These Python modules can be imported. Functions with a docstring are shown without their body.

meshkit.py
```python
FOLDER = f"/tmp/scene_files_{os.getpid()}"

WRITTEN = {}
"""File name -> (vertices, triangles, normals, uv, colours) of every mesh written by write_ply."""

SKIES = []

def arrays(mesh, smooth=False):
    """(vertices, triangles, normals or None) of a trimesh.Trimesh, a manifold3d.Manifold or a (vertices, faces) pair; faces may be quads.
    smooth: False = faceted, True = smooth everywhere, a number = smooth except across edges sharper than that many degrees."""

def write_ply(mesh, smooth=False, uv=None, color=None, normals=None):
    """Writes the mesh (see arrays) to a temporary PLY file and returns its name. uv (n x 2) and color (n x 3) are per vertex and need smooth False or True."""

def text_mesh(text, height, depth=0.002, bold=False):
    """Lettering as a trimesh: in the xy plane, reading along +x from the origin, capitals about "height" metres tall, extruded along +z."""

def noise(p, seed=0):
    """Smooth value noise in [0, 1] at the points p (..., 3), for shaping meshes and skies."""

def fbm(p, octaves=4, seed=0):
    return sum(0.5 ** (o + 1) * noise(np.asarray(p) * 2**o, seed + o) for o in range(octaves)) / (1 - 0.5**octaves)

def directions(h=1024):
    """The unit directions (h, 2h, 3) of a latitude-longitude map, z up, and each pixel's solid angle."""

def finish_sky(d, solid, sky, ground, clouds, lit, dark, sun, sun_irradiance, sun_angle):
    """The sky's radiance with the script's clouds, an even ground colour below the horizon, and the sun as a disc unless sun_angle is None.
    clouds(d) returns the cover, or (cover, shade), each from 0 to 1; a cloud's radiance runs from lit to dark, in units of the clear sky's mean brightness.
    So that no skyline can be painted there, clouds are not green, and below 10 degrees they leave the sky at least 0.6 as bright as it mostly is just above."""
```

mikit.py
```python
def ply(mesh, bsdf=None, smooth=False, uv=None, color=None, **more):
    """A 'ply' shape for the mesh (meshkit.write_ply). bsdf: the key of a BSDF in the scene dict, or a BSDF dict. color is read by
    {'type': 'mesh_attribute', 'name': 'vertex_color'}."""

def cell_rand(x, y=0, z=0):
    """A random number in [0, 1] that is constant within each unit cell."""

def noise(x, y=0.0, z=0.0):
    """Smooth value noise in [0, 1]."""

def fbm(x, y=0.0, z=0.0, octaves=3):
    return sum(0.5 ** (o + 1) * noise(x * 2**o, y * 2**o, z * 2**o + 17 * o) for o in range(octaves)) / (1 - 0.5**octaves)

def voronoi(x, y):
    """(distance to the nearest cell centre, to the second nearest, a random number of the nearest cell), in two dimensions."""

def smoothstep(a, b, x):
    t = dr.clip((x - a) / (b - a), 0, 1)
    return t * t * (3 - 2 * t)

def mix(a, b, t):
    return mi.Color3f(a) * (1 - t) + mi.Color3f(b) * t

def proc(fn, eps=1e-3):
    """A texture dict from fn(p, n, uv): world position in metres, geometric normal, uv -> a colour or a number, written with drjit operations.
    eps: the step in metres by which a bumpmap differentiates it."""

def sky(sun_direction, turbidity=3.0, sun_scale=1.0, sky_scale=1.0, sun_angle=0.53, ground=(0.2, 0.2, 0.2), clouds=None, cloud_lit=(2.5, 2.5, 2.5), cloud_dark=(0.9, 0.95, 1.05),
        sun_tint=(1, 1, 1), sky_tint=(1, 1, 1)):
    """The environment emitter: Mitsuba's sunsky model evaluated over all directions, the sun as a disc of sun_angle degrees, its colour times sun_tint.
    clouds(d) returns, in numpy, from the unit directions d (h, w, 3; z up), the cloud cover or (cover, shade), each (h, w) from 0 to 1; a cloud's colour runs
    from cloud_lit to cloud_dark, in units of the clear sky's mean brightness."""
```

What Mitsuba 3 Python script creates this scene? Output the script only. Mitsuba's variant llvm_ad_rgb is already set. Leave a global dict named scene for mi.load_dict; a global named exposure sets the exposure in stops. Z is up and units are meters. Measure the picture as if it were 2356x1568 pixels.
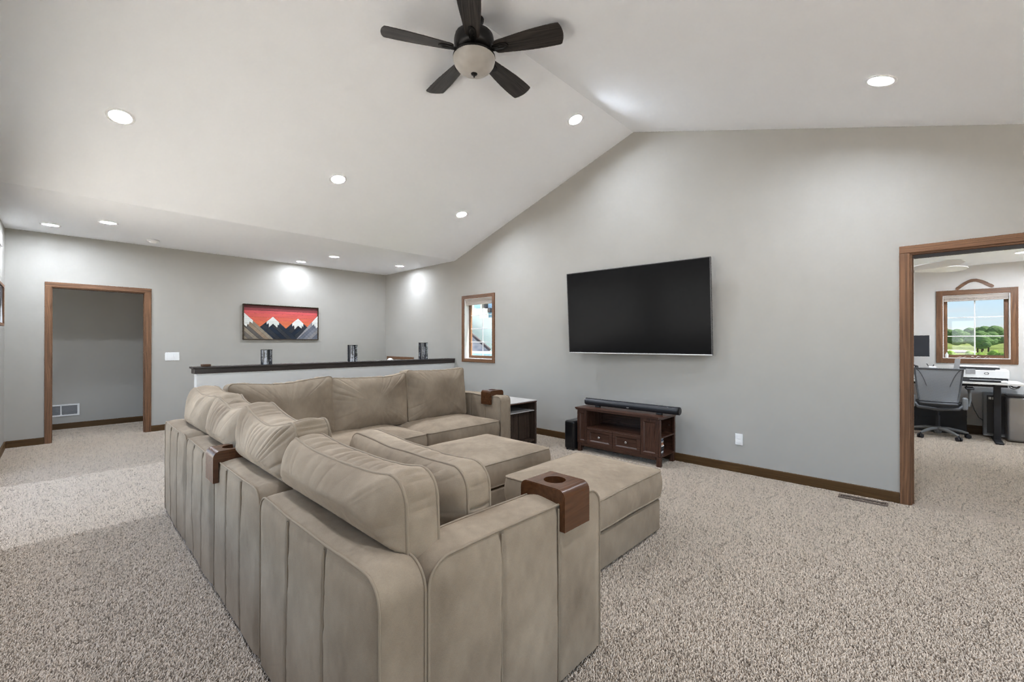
import math, random
import numpy as np
import trimesh
import drjit as dr
import mitsuba as mi
import mikit, meshkit
from mikit import proc, noise, fbm, smoothstep, mix
from shapely.geometry import Polygon, box as sbox
from shapely import affinity
import manifold3d as m3

T = mi.ScalarTransform4f
PI = math.pi
scene, labels, _count = {}, {}, {}

# ------------------------------------------------------------------ camera, sky, exposure
exposure = 3.24
LAMP = 60.0                      # radiance of the recessed lamp discs
EYE, YAW, PITCH, FOCAL = (0.0, 0.0, 1.3173), 0.7624, 0.0033, 991.595   # focal length in pixels of a 2356 px wide frame
FWD = (-math.sin(YAW) * math.cos(PITCH), math.cos(YAW) * math.cos(PITCH), math.sin(PITCH))
scene['camera'] = {'type': 'perspective', 'fov': math.degrees(2 * math.atan(1178 / FOCAL)), 'fov_axis': 'x', 'near_clip': 0.05, 'far_clip': 3000.0,
                   'to_world': T().look_at(origin=list(EYE), target=[EYE[i] + FWD[i] for i in range(3)], up=[0, 0, 1])}


def cloud_cover(d):
    up = np.clip(d[..., 2], 0.02, 1)
    p = np.stack([d[..., 0] / up * 0.5, d[..., 1] / up * 0.5, up * 0], -1)
    n = meshkit.fbm(p + 3.1, 4, 5)
    return np.clip((n - 0.5) * 3.0, 0, 0.8) * 0.6 + 0.55 * np.exp(-np.degrees(np.arcsin(up)) / 4.0)


scene['sky'] = mikit.sky((0.66, 0.10, 0.72), turbidity=2.6, sun_scale=1.9, sky_scale=1.9, ground=(0.15, 0.17, 0.1), sun_tint=(0.92, 1.0, 1.1), clouds=cloud_cover,
                         cloud_lit=(1.9, 1.9, 1.9), cloud_dark=(1.4, 1.45, 1.5))


# ------------------------------------------------------------------ helpers
def num(name):
    n = _count.get(name, 0)
    _count[name] = n + 1
    return name if n == 0 else f"{name}_{n:03d}"


def thing(name, label, cat, group=None):
    key = num(name)
    labels[key] = {'label': label, 'category': cat}
    if group:
        labels[key]['group'] = group
    return key


def struct(name, mesh=None, mat=None, smooth=False):
    labels[name] = {'kind': 'structure'}
    if mesh is not None:
        scene[name] = mikit.ply(mesh, mat, smooth)
    return name


def part(parent, name, mesh, mat, smooth=False, label=None, kind=None, **kw):
    key = num(parent + '__' + name)
    scene[key] = mikit.ply(mesh, mat, smooth, **kw)
    lab = {}
    if label:
        lab['label'] = label
    if kind:
        lab['kind'] = kind
    if lab:
        labels[key] = lab
    return key


def solo(name, label, cat, mesh, mat, smooth=False, group=None):
    key = thing(name, label, cat, group)
    scene[key] = mikit.ply(mesh, mat, smooth)
    return key


cat = trimesh.util.concatenate


def bx(x0, x1, y0, y1, z0, z1):
    b = trimesh.creation.box((x1 - x0, y1 - y0, z1 - z0))
    b.apply_translation(((x0 + x1) / 2, (y0 + y1) / 2, (z0 + z1) / 2))
    return b


def rb(x0, x1, y0, y1, z0, z1, r=0.004, n=2):
    """A box with rounded edges."""
    h = np.array([x1 - x0, y1 - y0, z1 - z0]) / 2
    c = np.array([x0 + x1, y0 + y1, z0 + z1]) / 2
    r = min(r, h.min() * 0.98)
    a = np.linspace(0, 1, n + 1)
    u = np.concatenate([-a[::-1], a])           # -1..-0, +0..1
    sg = np.concatenate([-np.ones(n + 1), np.ones(n + 1)])
    tn = np.tan(u * PI / 4)
    m = len(u)
    V, F, off = [], [], 0
    for ax in range(3):
        for s in (-1, 1):
            i, j = np.meshgrid(range(m), range(m), indexing='ij')
            d = np.zeros((m, m, 3))
            q = np.zeros((m, m, 3))
            o1, o2 = (ax + 1) % 3, (ax + 2) % 3
            d[..., ax], d[..., o1], d[..., o2] = s, tn[i], tn[j]
            q[..., ax], q[..., o1], q[..., o2] = s, sg[i], sg[j]
            d /= np.linalg.norm(d, axis=-1, keepdims=True)
            V.append((q * (h - r) + d * r + c).reshape(-1, 3))
            k = (i * m + j)[:-1, :-1].ravel() + off
            quad = np.stack([k, k + m, k + m + 1, k + 1], 1)
            F.append(quad if s > 0 else quad[:, ::-1])
            off += m * m
    F = np.vstack(F)
    t = trimesh.Trimesh(np.vstack(V), np.vstack([F[:, [0, 1, 2]], F[:, [0, 2, 3]]]), process=True)
    return t


def tube(path, r, n=8, closed=False, cap=True):
    """A round tube along the path; r a number or one per point."""
    P = np.asarray(path, float)
    k = len(P)
    r = np.broadcast_to(np.asarray(r, float), (k,))
    tan = (np.roll(P, -1, 0) - np.roll(P, 1, 0)) if closed else np.gradient(P, axis=0)
    tan /= np.maximum(np.linalg.norm(tan, axis=1, keepdims=True), 1e-9)
    ref = np.array([0, 0, 1.0]) if abs(tan[0][2]) < 0.9 else np.array([1.0, 0, 0])
    N = np.zeros_like(P)
    v = ref - tan[0] * (ref @ tan[0])
    N[0] = v / np.linalg.norm(v)
    for i in range(1, k):
        v = N[i - 1] - tan[i] * (N[i - 1] @ tan[i])
        N[i] = v / max(np.linalg.norm(v), 1e-9)
    B = np.cross(tan, N)
    a = np.arange(n) * 2 * PI / n
    V = (P[:, None] + (np.cos(a)[None, :, None] * N[:, None] + np.sin(a)[None, :, None] * B[:, None]) * r[:, None, None]).reshape(-1, 3)
    rows = k if closed else k - 1
    i, j = np.meshgrid(range(rows), range(n), indexing='ij')
    i2, j2 = (i + 1) % k, (j + 1) % n
    A, Bq, C, D = i * n + j, i2 * n + j, i2 * n + j2, i * n + j2
    F = np.concatenate([np.stack([A, C, Bq], -1).reshape(-1, 3), np.stack([A, D, C], -1).reshape(-1, 3)])
    if cap and not closed:
        V = np.vstack([V, P[0], P[-1]])
        jj = np.arange(n)
        F = np.vstack([F, np.stack([np.full(n, k * n), (jj + 1) % n, jj], 1), np.stack([np.full(n, k * n + 1), (k - 1) * n + jj, (k - 1) * n + (jj + 1) % n], 1)])
    t = trimesh.Trimesh(V, F, process=False)
    return t if t.volume >= 0 else trimesh.Trimesh(V, F[:, ::-1], process=False)


def lathe(profile, n=32, at=(0, 0, 0)):
    t = trimesh.creation.revolve(np.asarray(profile, float), sections=n)
    t.apply_translation(at)
    return t


def cyl(r, p0, p1, n=24, r1=None):
    p0, p1 = np.asarray(p0, float), np.asarray(p1, float)
    return tube([p0, p1], [r, r if r1 is None else r1], n)


def move(m, rot=None, at=(0, 0, 0)):
    m = m.copy()
    if rot is not None:
        m.apply_transform(rot)
    m.apply_translation(at)
    return m


def RZ(a): return trimesh.transformations.rotation_matrix(a, [0, 0, 1])
def RX(a): return trimesh.transformations.rotation_matrix(a, [1, 0, 0])
def RY(a): return trimesh.transformations.rotation_matrix(a, [0, 1, 0])


def basis(o, ex, ey, ez):
    m = np.eye(4)
    m[:3, 0], m[:3, 1], m[:3, 2], m[:3, 3] = ex, ey, ez, o
    return m


def extrude(poly, h, mat=None):
    t = trimesh.creation.extrude_polygon(poly, h, engine='earcut')
    if mat is not None:
        t.apply_transform(mat)
        if np.linalg.det(mat[:3, :3]) < 0:
            t.invert()
    return t


def XZ(y0):   # polygon (x, z) extruded towards +y from y0
    return basis((0, y0, 0), (1, 0, 0), (0, 0, 1), (0, 1, 0))


def YZ(x0):   # polygon (y, z) extruded towards +x from x0
    return basis((x0, 0, 0), (0, 1, 0), (0, 0, 1), (1, 0, 0))


def man(t):
    return m3.Manifold(m3.Mesh(np.asarray(t.vertices, np.float32), np.asarray(t.faces, np.uint32)))


def unman(m):
    q = m.to_mesh()
    return trimesh.Trimesh(np.array(q.vert_properties)[:, :3], np.array(q.tri_verts), process=False)


def grid(V, flip=False):
    """Triangles of an (a, b, 3) array of points."""
    a, b = V.shape[:2]
    i, j = np.meshgrid(range(a - 1), range(b - 1), indexing='ij')
    k = (i * b + j).ravel()
    q = np.stack([k, k + b, k + b + 1, k + 1], 1)
    if flip:
        q = q[:, ::-1]
    return trimesh.Trimesh(V.reshape(-1, 3), np.vstack([q[:, [0, 1, 2]], q[:, [0, 2, 3]]]), process=False)


def n1(x, seed=0):
    x = np.asarray(x, float)
    return meshkit.noise(np.stack([x, x * 0 + 0.37, x * 0 + 0.61], -1), seed) - 0.5


def n2(x, y, seed=0):
    return meshkit.noise(np.stack(np.broadcast_arrays(x, y, 0.23), -1), seed) - 0.5


def rgb(r, g, b):
    """A linear colour from sRGB bytes."""
    f = lambda c: c / 12.92 if c <= 0.04045 else ((c + 0.055) / 1.055) ** 2.4
    return [f(r / 255), f(g / 255), f(b / 255)]


# ------------------------------------------------------------------ materials
def mat(name, base, rough=0.5, metallic=0.0, bump=None, spec=0.5, two=True, **kw):
    b = {'type': 'principled', 'base_color': base if isinstance(base, dict) else {'type': 'rgb', 'value': list(base)},
         'roughness': rough, 'metallic': metallic, 'specular': spec, **kw}
    if bump is not None:
        b = {'type': 'bumpmap', 'tex': proc(bump[0], bump[2] if len(bump) > 2 else 1e-3), 'scale': bump[1], 'bsdf': b}
    scene[name] = {'type': 'twosided', 'bsdf': b} if two else b
    return name


def diffuse(name, base):
    scene[name] = {'type': 'twosided', 'bsdf': {'type': 'diffuse', 'reflectance': base if isinstance(base, dict) else {'type': 'rgb', 'value': list(base)}}}
    return name


def wood(c0, c1, axis, scale=1.0, pores=0.5):
    """Straight-grained wood whose grain runs along the axis (0 x, 1 y, 2 z)."""
    def fn(p, n, uv):
        q = [p.x, p.y, p.z]
        a = q[axis]
        b, c = q[(axis + 1) % 3], q[(axis + 2) % 3]
        w = fbm(a * 1.3 * scale, b * 9 * scale, c * 9 * scale, 2)
        g = fbm(a * 2.2 * scale, b * 105 * scale + w * 10, c * 105 * scale + w * 10, 3)
        s = noise(a * 14 * scale, b * 460 * scale, c * 460 * scale)
        t = dr.clip(0.5 + (g - 0.5) * 1.35, 0, 1)
        col = mix(c0, c1, t)
        return col * (1 - pores * 0.4 * smoothstep(0.6, 0.9, s)) * (0.86 + 0.28 * w)
    return proc(fn)


# oak casing stain, one grain direction each
CAS0, CAS1 = (0.070, 0.031, 0.014), (0.235, 0.118, 0.060)
OAK = {ax: mat(f'oak_{ax}', wood(CAS0, CAS1, ax), 0.42, spec=0.4) for ax in (0, 1, 2)}
BAS0, BAS1 = (0.05, 0.024, 0.007), (0.105, 0.055, 0.018)
BASE = {ax: mat(f'base_oak_{ax}', wood(BAS0, BAS1, ax), 0.45, spec=0.35) for ax in (0, 1)}
ESP0, ESP1 = (0.022, 0.0085, 0.005), (0.082, 0.034, 0.020)
ESP = {ax: mat(f'espresso_{ax}', wood(ESP0, ESP1, ax, 1.2), 0.35, spec=0.5) for ax in (0, 2)}
mat('cap_wood', wood((0.012, 0.009, 0.008), (0.04, 0.03, 0.026), 1, 1.0), 0.28, spec=0.5)
mat('cup_wood', wood((0.040, 0.0135, 0.0042), (0.086, 0.031, 0.0098), 1, 0.8, 0.15), 0.28, spec=0.5)
mat('fan_wood', wood((0.006, 0.005, 0.0045), (0.028, 0.021, 0.017), 0, 1.0, 0.6), 0.4, spec=0.4)
mat('fan_metal', (0.010, 0.009, 0.008), 0.38, 0.5)
mat('rustic', wood((0.02, 0.014, 0.008), (0.075, 0.055, 0.035), 1, 1.0), 0.7, spec=0.2)


def wall_col(p, n, uv):
    g = fbm(p.x * 2.2, p.y * 2.2, p.z * 2.2, 2)
    return mi.Color3f(0.402, 0.387, 0.356) * (0.975 + 0.05 * g)


diffuse('wall_paint', proc(wall_col))
diffuse('half_wall_paint', (0.56, 0.545, 0.515))
diffuse('ceiling_paint', (0.90, 0.915, 0.935))
diffuse('office_paint', (0.62, 0.60, 0.575))


def suede_col(p, n, uv):
    big = fbm(p.x * 4.2, p.y * 4.2, p.z * 3.4, 3)
    brush = fbm(p.x * 38, p.y * 38, p.z * 17, 2)
    fine = noise(p.x * 420, p.y * 420, p.z * 420)
    t = dr.clip(0.5 + (big - 0.5) * 1.05 + (brush - 0.5) * 0.28 + (fine - 0.5) * 0.16, 0, 1)
    return mix((0.160, 0.121, 0.085), (0.335, 0.268, 0.197), t)


mat('suede', proc(suede_col), 0.85, spec=0.15, sheen=0.6, sheen_tint=0.6)
mat('suede_piping', (0.240, 0.190, 0.138), 0.85, spec=0.15, sheen=0.3)

scene['carpet_yarn'] = {'type': 'twosided', 'bsdf': {'type': 'diffuse', 'reflectance': {'type': 'mesh_attribute', 'name': 'vertex_color'}}}
diffuse('carpet_backing', (0.20, 0.165, 0.14))
mat('white_plastic', (0.80, 0.80, 0.79), 0.4)
mat('white_metal', (0.78, 0.78, 0.77), 0.45)
mat('black_gloss', (0.006, 0.006, 0.007), 0.12, spec=0.5)
mat('black_matte', (0.012, 0.012, 0.014), 0.55)
mat('tv_screen', (0.007, 0.007, 0.0075), 0.2, spec=0.08)
mat('silver', (0.62, 0.61, 0.60), 0.3, 0.9)
mat('chrome', (0.75, 0.73, 0.70), 0.18, 1.0)
mat('nickel', (0.45, 0.44, 0.42), 0.3, 0.9)
scene['clear_glass'] = {'type': 'thindielectric', 'int_ior': 1.5}
mat('laminate', (0.42, 0.40, 0.38), 0.3)
mat('grey_plastic', (0.17, 0.175, 0.18), 0.45)
mat('dark_grey', (0.045, 0.046, 0.05), 0.5)
mat('mid_grey', (0.30, 0.30, 0.305), 0.5)
mat('steel', (0.36, 0.36, 0.36), 0.35, 0.8)
scene['pane_glass'] = {'type': 'thindielectric', 'int_ior': 1.5, 'specular_transmittance': {'type': 'rgb', 'value': [0.30, 0.30, 0.30]}}   # darkened only to hold back the boosted daylight outdoors

# ------------------------------------------------------------------ the room shell
XA, YB, YC, XD = -8.262, 4.758, -0.485, 3.3       # wall_left, wall_back, wall_near, wall_right
XR, ZR, XK, ZC = -2.522, 3.848, -5.925, 2.743     # ridge, its height, fold of the left slope, flat ceiling height
SL = (ZR - ZC) / (XR - XK)
SRT = 0.318
XK2 = XR + (ZR - ZC) / SRT
TH = 0.14


def ceil_z(x):
    return max(ZC, ZR - SL * (XR - x)) if x < XR else max(ZC, ZR - SRT * (x - XR))


# office
OX0, OX1, OY1, OZ = -1.7, 2.6, 9.1, 2.432
# door and window openings in the back wall
DX0, DX1, DZ = -0.083, 0.83, 2.043
W1 = (-5.668, -4.968, 1.042, 2.055)      # x0, x1, z0, z1
WS = (-8.12, -7.24, 0.25, 0.975)         # window low in the stair corner
gable = Polygon([(XA - TH, 0), (XD + TH, 0), (XD + TH, ZC + 0.1), (XK2, ZC + 0.1), (XR, ZR + 0.1), (XK, ZC + 0.1), (XA - TH, ZC + 0.1)])
wb = gable.difference(sbox(DX0, -1, DX1, DZ)).difference(sbox(W1[0], W1[2], W1[1], W1[3])).difference(sbox(WS[0], WS[2], WS[1], WS[3]))
struct('wall_back', extrude(wb, TH, XZ(YB)), 'wall_paint')
CY0, CY1, CZ = -0.087, 0.857, 2.05       # closet opening in the left wall (y, z)
wl = sbox(YC - TH, 0, YB, ZC + 0.1).difference(sbox(CY0, -1, CY1, CZ))
struct('wall_left', extrude(wl, 0.12, YZ(XA - 0.12)), 'wall_paint')
WN = [(-6.55, -4.24, 0.06, 2.10), (-3.9, -1.5, 0.45, 2.10), (0.6, 3.0, 0.06, 2.0)]  # unseen openings, added to throw daylight up to the ceiling
wn = sbox(XA - 0.12, 0, XD + TH, 4.0)
for x0, x1, z0, z1 in WN:
    wn = wn.difference(sbox(x0, z0, x1, z1))
struct('wall_near', extrude(wn, TH, XZ(YC - TH)), 'wall_paint')
WR = [(-0.35, 2.6, 0.06, 2.15)]  # unseen opening, added for more daylight from the right
wr = sbox(YC - TH, 0, YB + TH, ZC + 0.1)
for y0, y1, z0, z1 in WR:
    wr = wr.difference(sbox(y0, z0, y1, z1))
struct('wall_right', extrude(wr, TH, YZ(XD)), 'wall_paint')
prof = [(XA - 0.12, ZC), (XK, ZC), (XR, ZR), (XK2, ZC), (XD + TH, ZC), (XD + TH, ZC + 0.12), (XK2, ZC + 0.12), (XR, ZR + 0.12), (XK, ZC + 0.12), (XA - 0.12, ZC + 0.12)]
ceiling_mesh = extrude(Polygon(prof), YB - YC + 0.02, XZ(YC - 0.01))      # cut for the recessed lamps below
# closet behind the left wall
CXB = -9.47
struct('closet_shell', cat([extrude(sbox(-0.9, 0, 1.75, 2.6).difference(sbox(-0.28, 0.215, 0.18, 0.354)), 0.1, YZ(CXB - 0.1)), bx(CXB, XA - 0.12, -1.0, -0.9, 0, 2.6), bx(CXB, XA - 0.12, 1.65, 1.75, 0, 2.6), bx(CXB, XA - 0.12, -0.9, 1.65, 2.5, 2.6)]), 'wall_paint')
# office shell
WO = (5.3, 8.6, 0.75, 1.62)               # unseen opening in the office side wall, added to brighten the office
ow = cat([bx(OX0 - 0.1, OX0, YB + TH, OY1, 0, OZ + 0.1), extrude(sbox(YB + TH, 0, OY1, OZ + 0.1).difference(sbox(WO[0], WO[2], WO[1], WO[3])), 0.1, YZ(OX1))])
struct('wall_office', ow, 'office_paint')
W2 = (0.205, 0.875, 1.08, 2.015)
wo = sbox(OX0 - 0.1, 0, OX1 + 0.1, OZ + 0.1).difference(sbox(W2[0], W2[2], W2[1], W2[3]))
struct('wall_office_far', extrude(wo, TH, XZ(OY1)), 'office_paint')
struct('ceiling_office', bx(OX0 - 0.1, OX1 + 0.1, YB + TH, OY1 + TH, OZ, OZ + 0.1), 'ceiling_paint')
struct('floor', cat([extrude(sbox(XA - 0.12, YC - TH, XD + TH, YB + TH).difference(sbox(-0.515, 4.587, -0.225, 4.645)), 0.151, basis((0, 0, -0.16), (1, 0, 0), (0, 1, 0), (0, 0, 1))), bx(CXB - 0.1, XA - 0.12, -1.0, 1.75, -0.16, -0.009), bx(OX0 - 0.1, OX1 + 0.1, YB + TH, OY1 + TH, -0.16, -0.009)]), 'carpet_backing')

# half wall at the stair head with its wooden cap
HX0, HX1, HY0 = -6.065, -5.935, 1.06
struct('wall_half', bx(HX0, HX1, HY0, YB - 0.002, 0, 0.972), 'half_wall_paint')
struct('trim_1')
part('trim_1', 'cap_board', rb(-6.10, -5.912, 1.018, YB - 0.002, 1.018, 1.041, 0.006), 'cap_wood', 40)
part('trim_1', 'apron_moulding', cat([rb(-5.936, -5.922, 1.035, YB - 0.002, 0.962, 1.019, 0.004), rb(-6.08, -6.064, 1.035, YB - 0.002, 0.962, 1.019, 0.004), rb(-6.078, -5.924, 1.034, 1.062, 0.962, 1.019, 0.004)]), 'cap_wood', 40)

# baseboards
BH, BT = 0.0886, 0.015


def base_run(name, boxes, ax):
    labels[name] = {'kind': 'structure'}
    for b in boxes:
        part(name, 'board', rb(*b, 0.005), BASE[ax], 40)


base_run('baseboard_back', [(XA + BT, DX0 - 0.062, YB - BT, YB, 0, BH), (DX1 + 0.062, XD, YB - BT, YB, 0, BH)], 0)
base_run('baseboard_left', [(XA, XA + BT, YC + BT, CY0 - 0.06, 0, BH), (XA, XA + BT, CY1 + 0.066, YB - BT, 0, BH)], 1)
base_run('baseboard_near', [(XA + BT, XD, YC, YC + BT, 0, BH)], 0)
base_run('baseboard_right', [(XD - BT, XD, YC, YB, 0, BH)], 1)
base_run('baseboard_closet', [(CXB, CXB + BT, -0.9, 1.65, 0, BH)], 1)
base_run('baseboard_office', [(OX0, OX1, OY1 - BT, OY1, 0, 0.125)], 0)

# closet opening: oak casing and jambs
struct('door_1')
cw, cf = 0.062, 0.018
part('door_1', 'casing', rb(XA, XA + cf, CY0 - cw + 0.004, CY0 + 0.004, 0, CZ - 0.003, 0.004), OAK[2], 40)
part('door_1', 'casing', rb(XA, XA + cf, CY1 - 0.004, CY1 + cw + 0.006, 0, CZ - 0.003, 0.004), OAK[2], 40)
part('door_1', 'head_casing', rb(XA, XA + cf, CY0 - cw + 0.004, CY1 + cw + 0.006, CZ - 0.003, CZ + cw - 0.003, 0.004), OAK[1], 40)
part('door_1', 'jamb', bx(XA - 0.12, XA, CY0 - 0.001, CY0 + 0.012, 0, CZ), OAK[2])
part('door_1', 'jamb', bx(XA - 0.12, XA, CY1 - 0.012, CY1 + 0.001, 0, CZ), OAK[2])
part('door_1', 'head_jamb', bx(XA - 0.12, XA, CY0, CY1, CZ - 0.014, CZ + 0.001), OAK[1])

# office doorway
struct('door_2')
part('door_2', 'casing', rb(DX0 - 0.060, DX0 + 0.004, YB - cf, YB, 0, DZ - 0.004, 0.004), OAK[2], 40)
part('door_2', 'casing', rb(DX1 - 0.004, DX1 + 0.060, YB - cf, YB, 0, DZ - 0.004, 0.004), OAK[2], 40)
part('door_2', 'head_casing', rb(DX0 - 0.060, DX1 + 0.060, YB - cf, YB, DZ - 0.004, DZ + 0.058, 0.004), OAK[0], 40)
part('door_2', 'jamb', bx(DX0 - 0.001, DX0 + 0.015, YB, YB + TH, 0, DZ), OAK[2])
part('door_2', 'jamb', bx(DX1 - 0.015, DX1 + 0.001, YB, YB + TH, 0, DZ), OAK[2])
part('door_2', 'head_jamb', bx(DX0, DX1, YB, YB + TH, DZ - 0.015, DZ + 0.001), OAK[0])
part('door_2', 'stop', bx(DX0 + 0.015, DX0 + 0.025, YB + 0.05, YB + 0.09, 0, DZ - 0.015), OAK[2])
part('door_2', 'shaded_head_stop', bx(DX0 + 0.015, DX1 - 0.015, YB + 0.05, YB + 0.09, DZ - 0.04, DZ - 0.015), 'dark_grey')  # head stop, its shade put into the dark grey colour


def window(name, x0, x1, z0, z1, yw, depth, cols, rows, shade=0.0, wide=0.053, glass='pane_glass'):
    """A framed window in a wall whose room face is at y = yw (the room lies towards -y)."""
    struct(name)
    w, f = wide, 0.018
    part(name, 'casing', rb(x0 - w, x0 + 0.002, yw - f, yw, z0 - w, z1 + w, 0.003), OAK[2], 40)
    part(name, 'casing', rb(x1 - 0.002, x1 + w, yw - f, yw, z0 - w, z1 + w, 0.003), OAK[2], 40)
    part(name, 'head_casing', rb(x0, x1, yw - f, yw, z1 - 0.002, z1 + w, 0.003), OAK[0], 40)
    part(name, 'apron', rb(x0, x1, yw - f, yw, z0 - w, z0 + 0.002, 0.003), OAK[0], 40)
    ys = yw + depth - 0.045
    for a, b in ((x0 - 0.001, x0 + 0.012), (x1 - 0.012, x1 + 0.001)):
        part(name, 'jamb', bx(a, b, yw, yw + depth, z0, z1), 'reveal_white')
    part(name, 'sill_board', bx(x0, x1, yw, yw + depth, z0 - 0.001, z0 + 0.012), 'reveal_white')
    part(name, 'head_jamb', bx(x0, x1, yw, yw + depth, z1 - 0.012, z1 + 0.001), 'reveal_white')
    s = 0.042
    a0, a1, b0, b1 = x0 + 0.012, x1 - 0.012, z0 + 0.012, z1 - 0.012
    part(name, 'sash', rb(a0, a0 + s, ys, ys + 0.035, b0, b1, 0.003), OAK[2], 40)
    part(name, 'sash', rb(a1 - s, a1, ys, ys + 0.035, b0, b1, 0.003), OAK[2], 40)
    part(name, 'sash', rb(a0 + s, a1 - s, ys, ys + 0.035, b0, b0 + s, 0.003), OAK[0], 40)
    part(name, 'sash', rb(a0 + s, a1 - s, ys, ys + 0.035, b1 - s, b1, 0.003), OAK[0], 40)
    g0, g1, h0, h1 = a0 + s, a1 - s, b0 + s, b1 - s
    for i in range(cols):
        for j in range(rows):
            p0, p1 = g0 + (g1 - g0) * i / cols, g0 + (g1 - g0) * (i + 1) / cols
            q0, q1 = h0 + (h1 - h0) * j / rows, h0 + (h1 - h0) * (j + 1) / rows
            pane = grid(np.array([[(p0, ys + 0.018, q0), (p0, ys + 0.018, q1)], [(p1, ys + 0.018, q0), (p1, ys + 0.018, q1)]]))
            part(name, 'pane', pane, glass)
    for i in range(1, cols):
        x = g0 + (g1 - g0) * i / cols
        part(name, 'muntin', rb(x - 0.007, x + 0.007, ys + 0.008, ys + 0.014, h0, h1, 0.002), 'white_metal')
    for j in range(1, rows):
        z = h0 + (h1 - h0) * j / rows
        part(name, 'muntin', rb(g0, g1, ys + 0.007, ys + 0.015, z - 0.007, z + 0.007, 0.002), 'white_metal')
    if shade:
        pl = [bx(x0 + 0.014, x1 - 0.014, yw + 0.02, yw + 0.065, z1 - 0.045, z1 - 0.012)]
        n = int((shade - 0.05) / 0.008)
        for k in range(n):
            zz = z1 - 0.045 - k * 0.008
            pl.append(rb(x0 + 0.016, x1 - 0.016, yw + 0.022 + 0.003 * (k % 2), yw + 0.062 - 0.003 * (k % 2), zz - 0.008, zz, 0.003, 1))
        zz = z1 - 0.045 - n * 0.008
        pl.append(rb(x0 + 0.014, x1 - 0.014, yw + 0.022, yw + 0.062, zz - 0.014, zz, 0.003))
        part(name, 'shade', cat(pl), 'shade_fabric', label='raised pleated shade')


mat('reveal_white', (0.70, 0.68, 0.66), 0.5)
mat('shade_fabric', (0.46, 0.41, 0.37), 0.9, spec=0.1)
window('window_1', *W1, YB, TH, 2, 4, 0.10, glass='clear_glass')
window('window_2', *W2, OY1, TH, 2, 3, 0.09, wide=0.068)
window('window_3', *WS, YB, TH, 2, 2)


def added_window(name, quad, frame_boxes):  # frame of an added, unseen opening without glass
    struct(name)
    for b in frame_boxes:
        part(name, 'frame', rb(*b, 0.004), OAK[2], 40)


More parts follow.
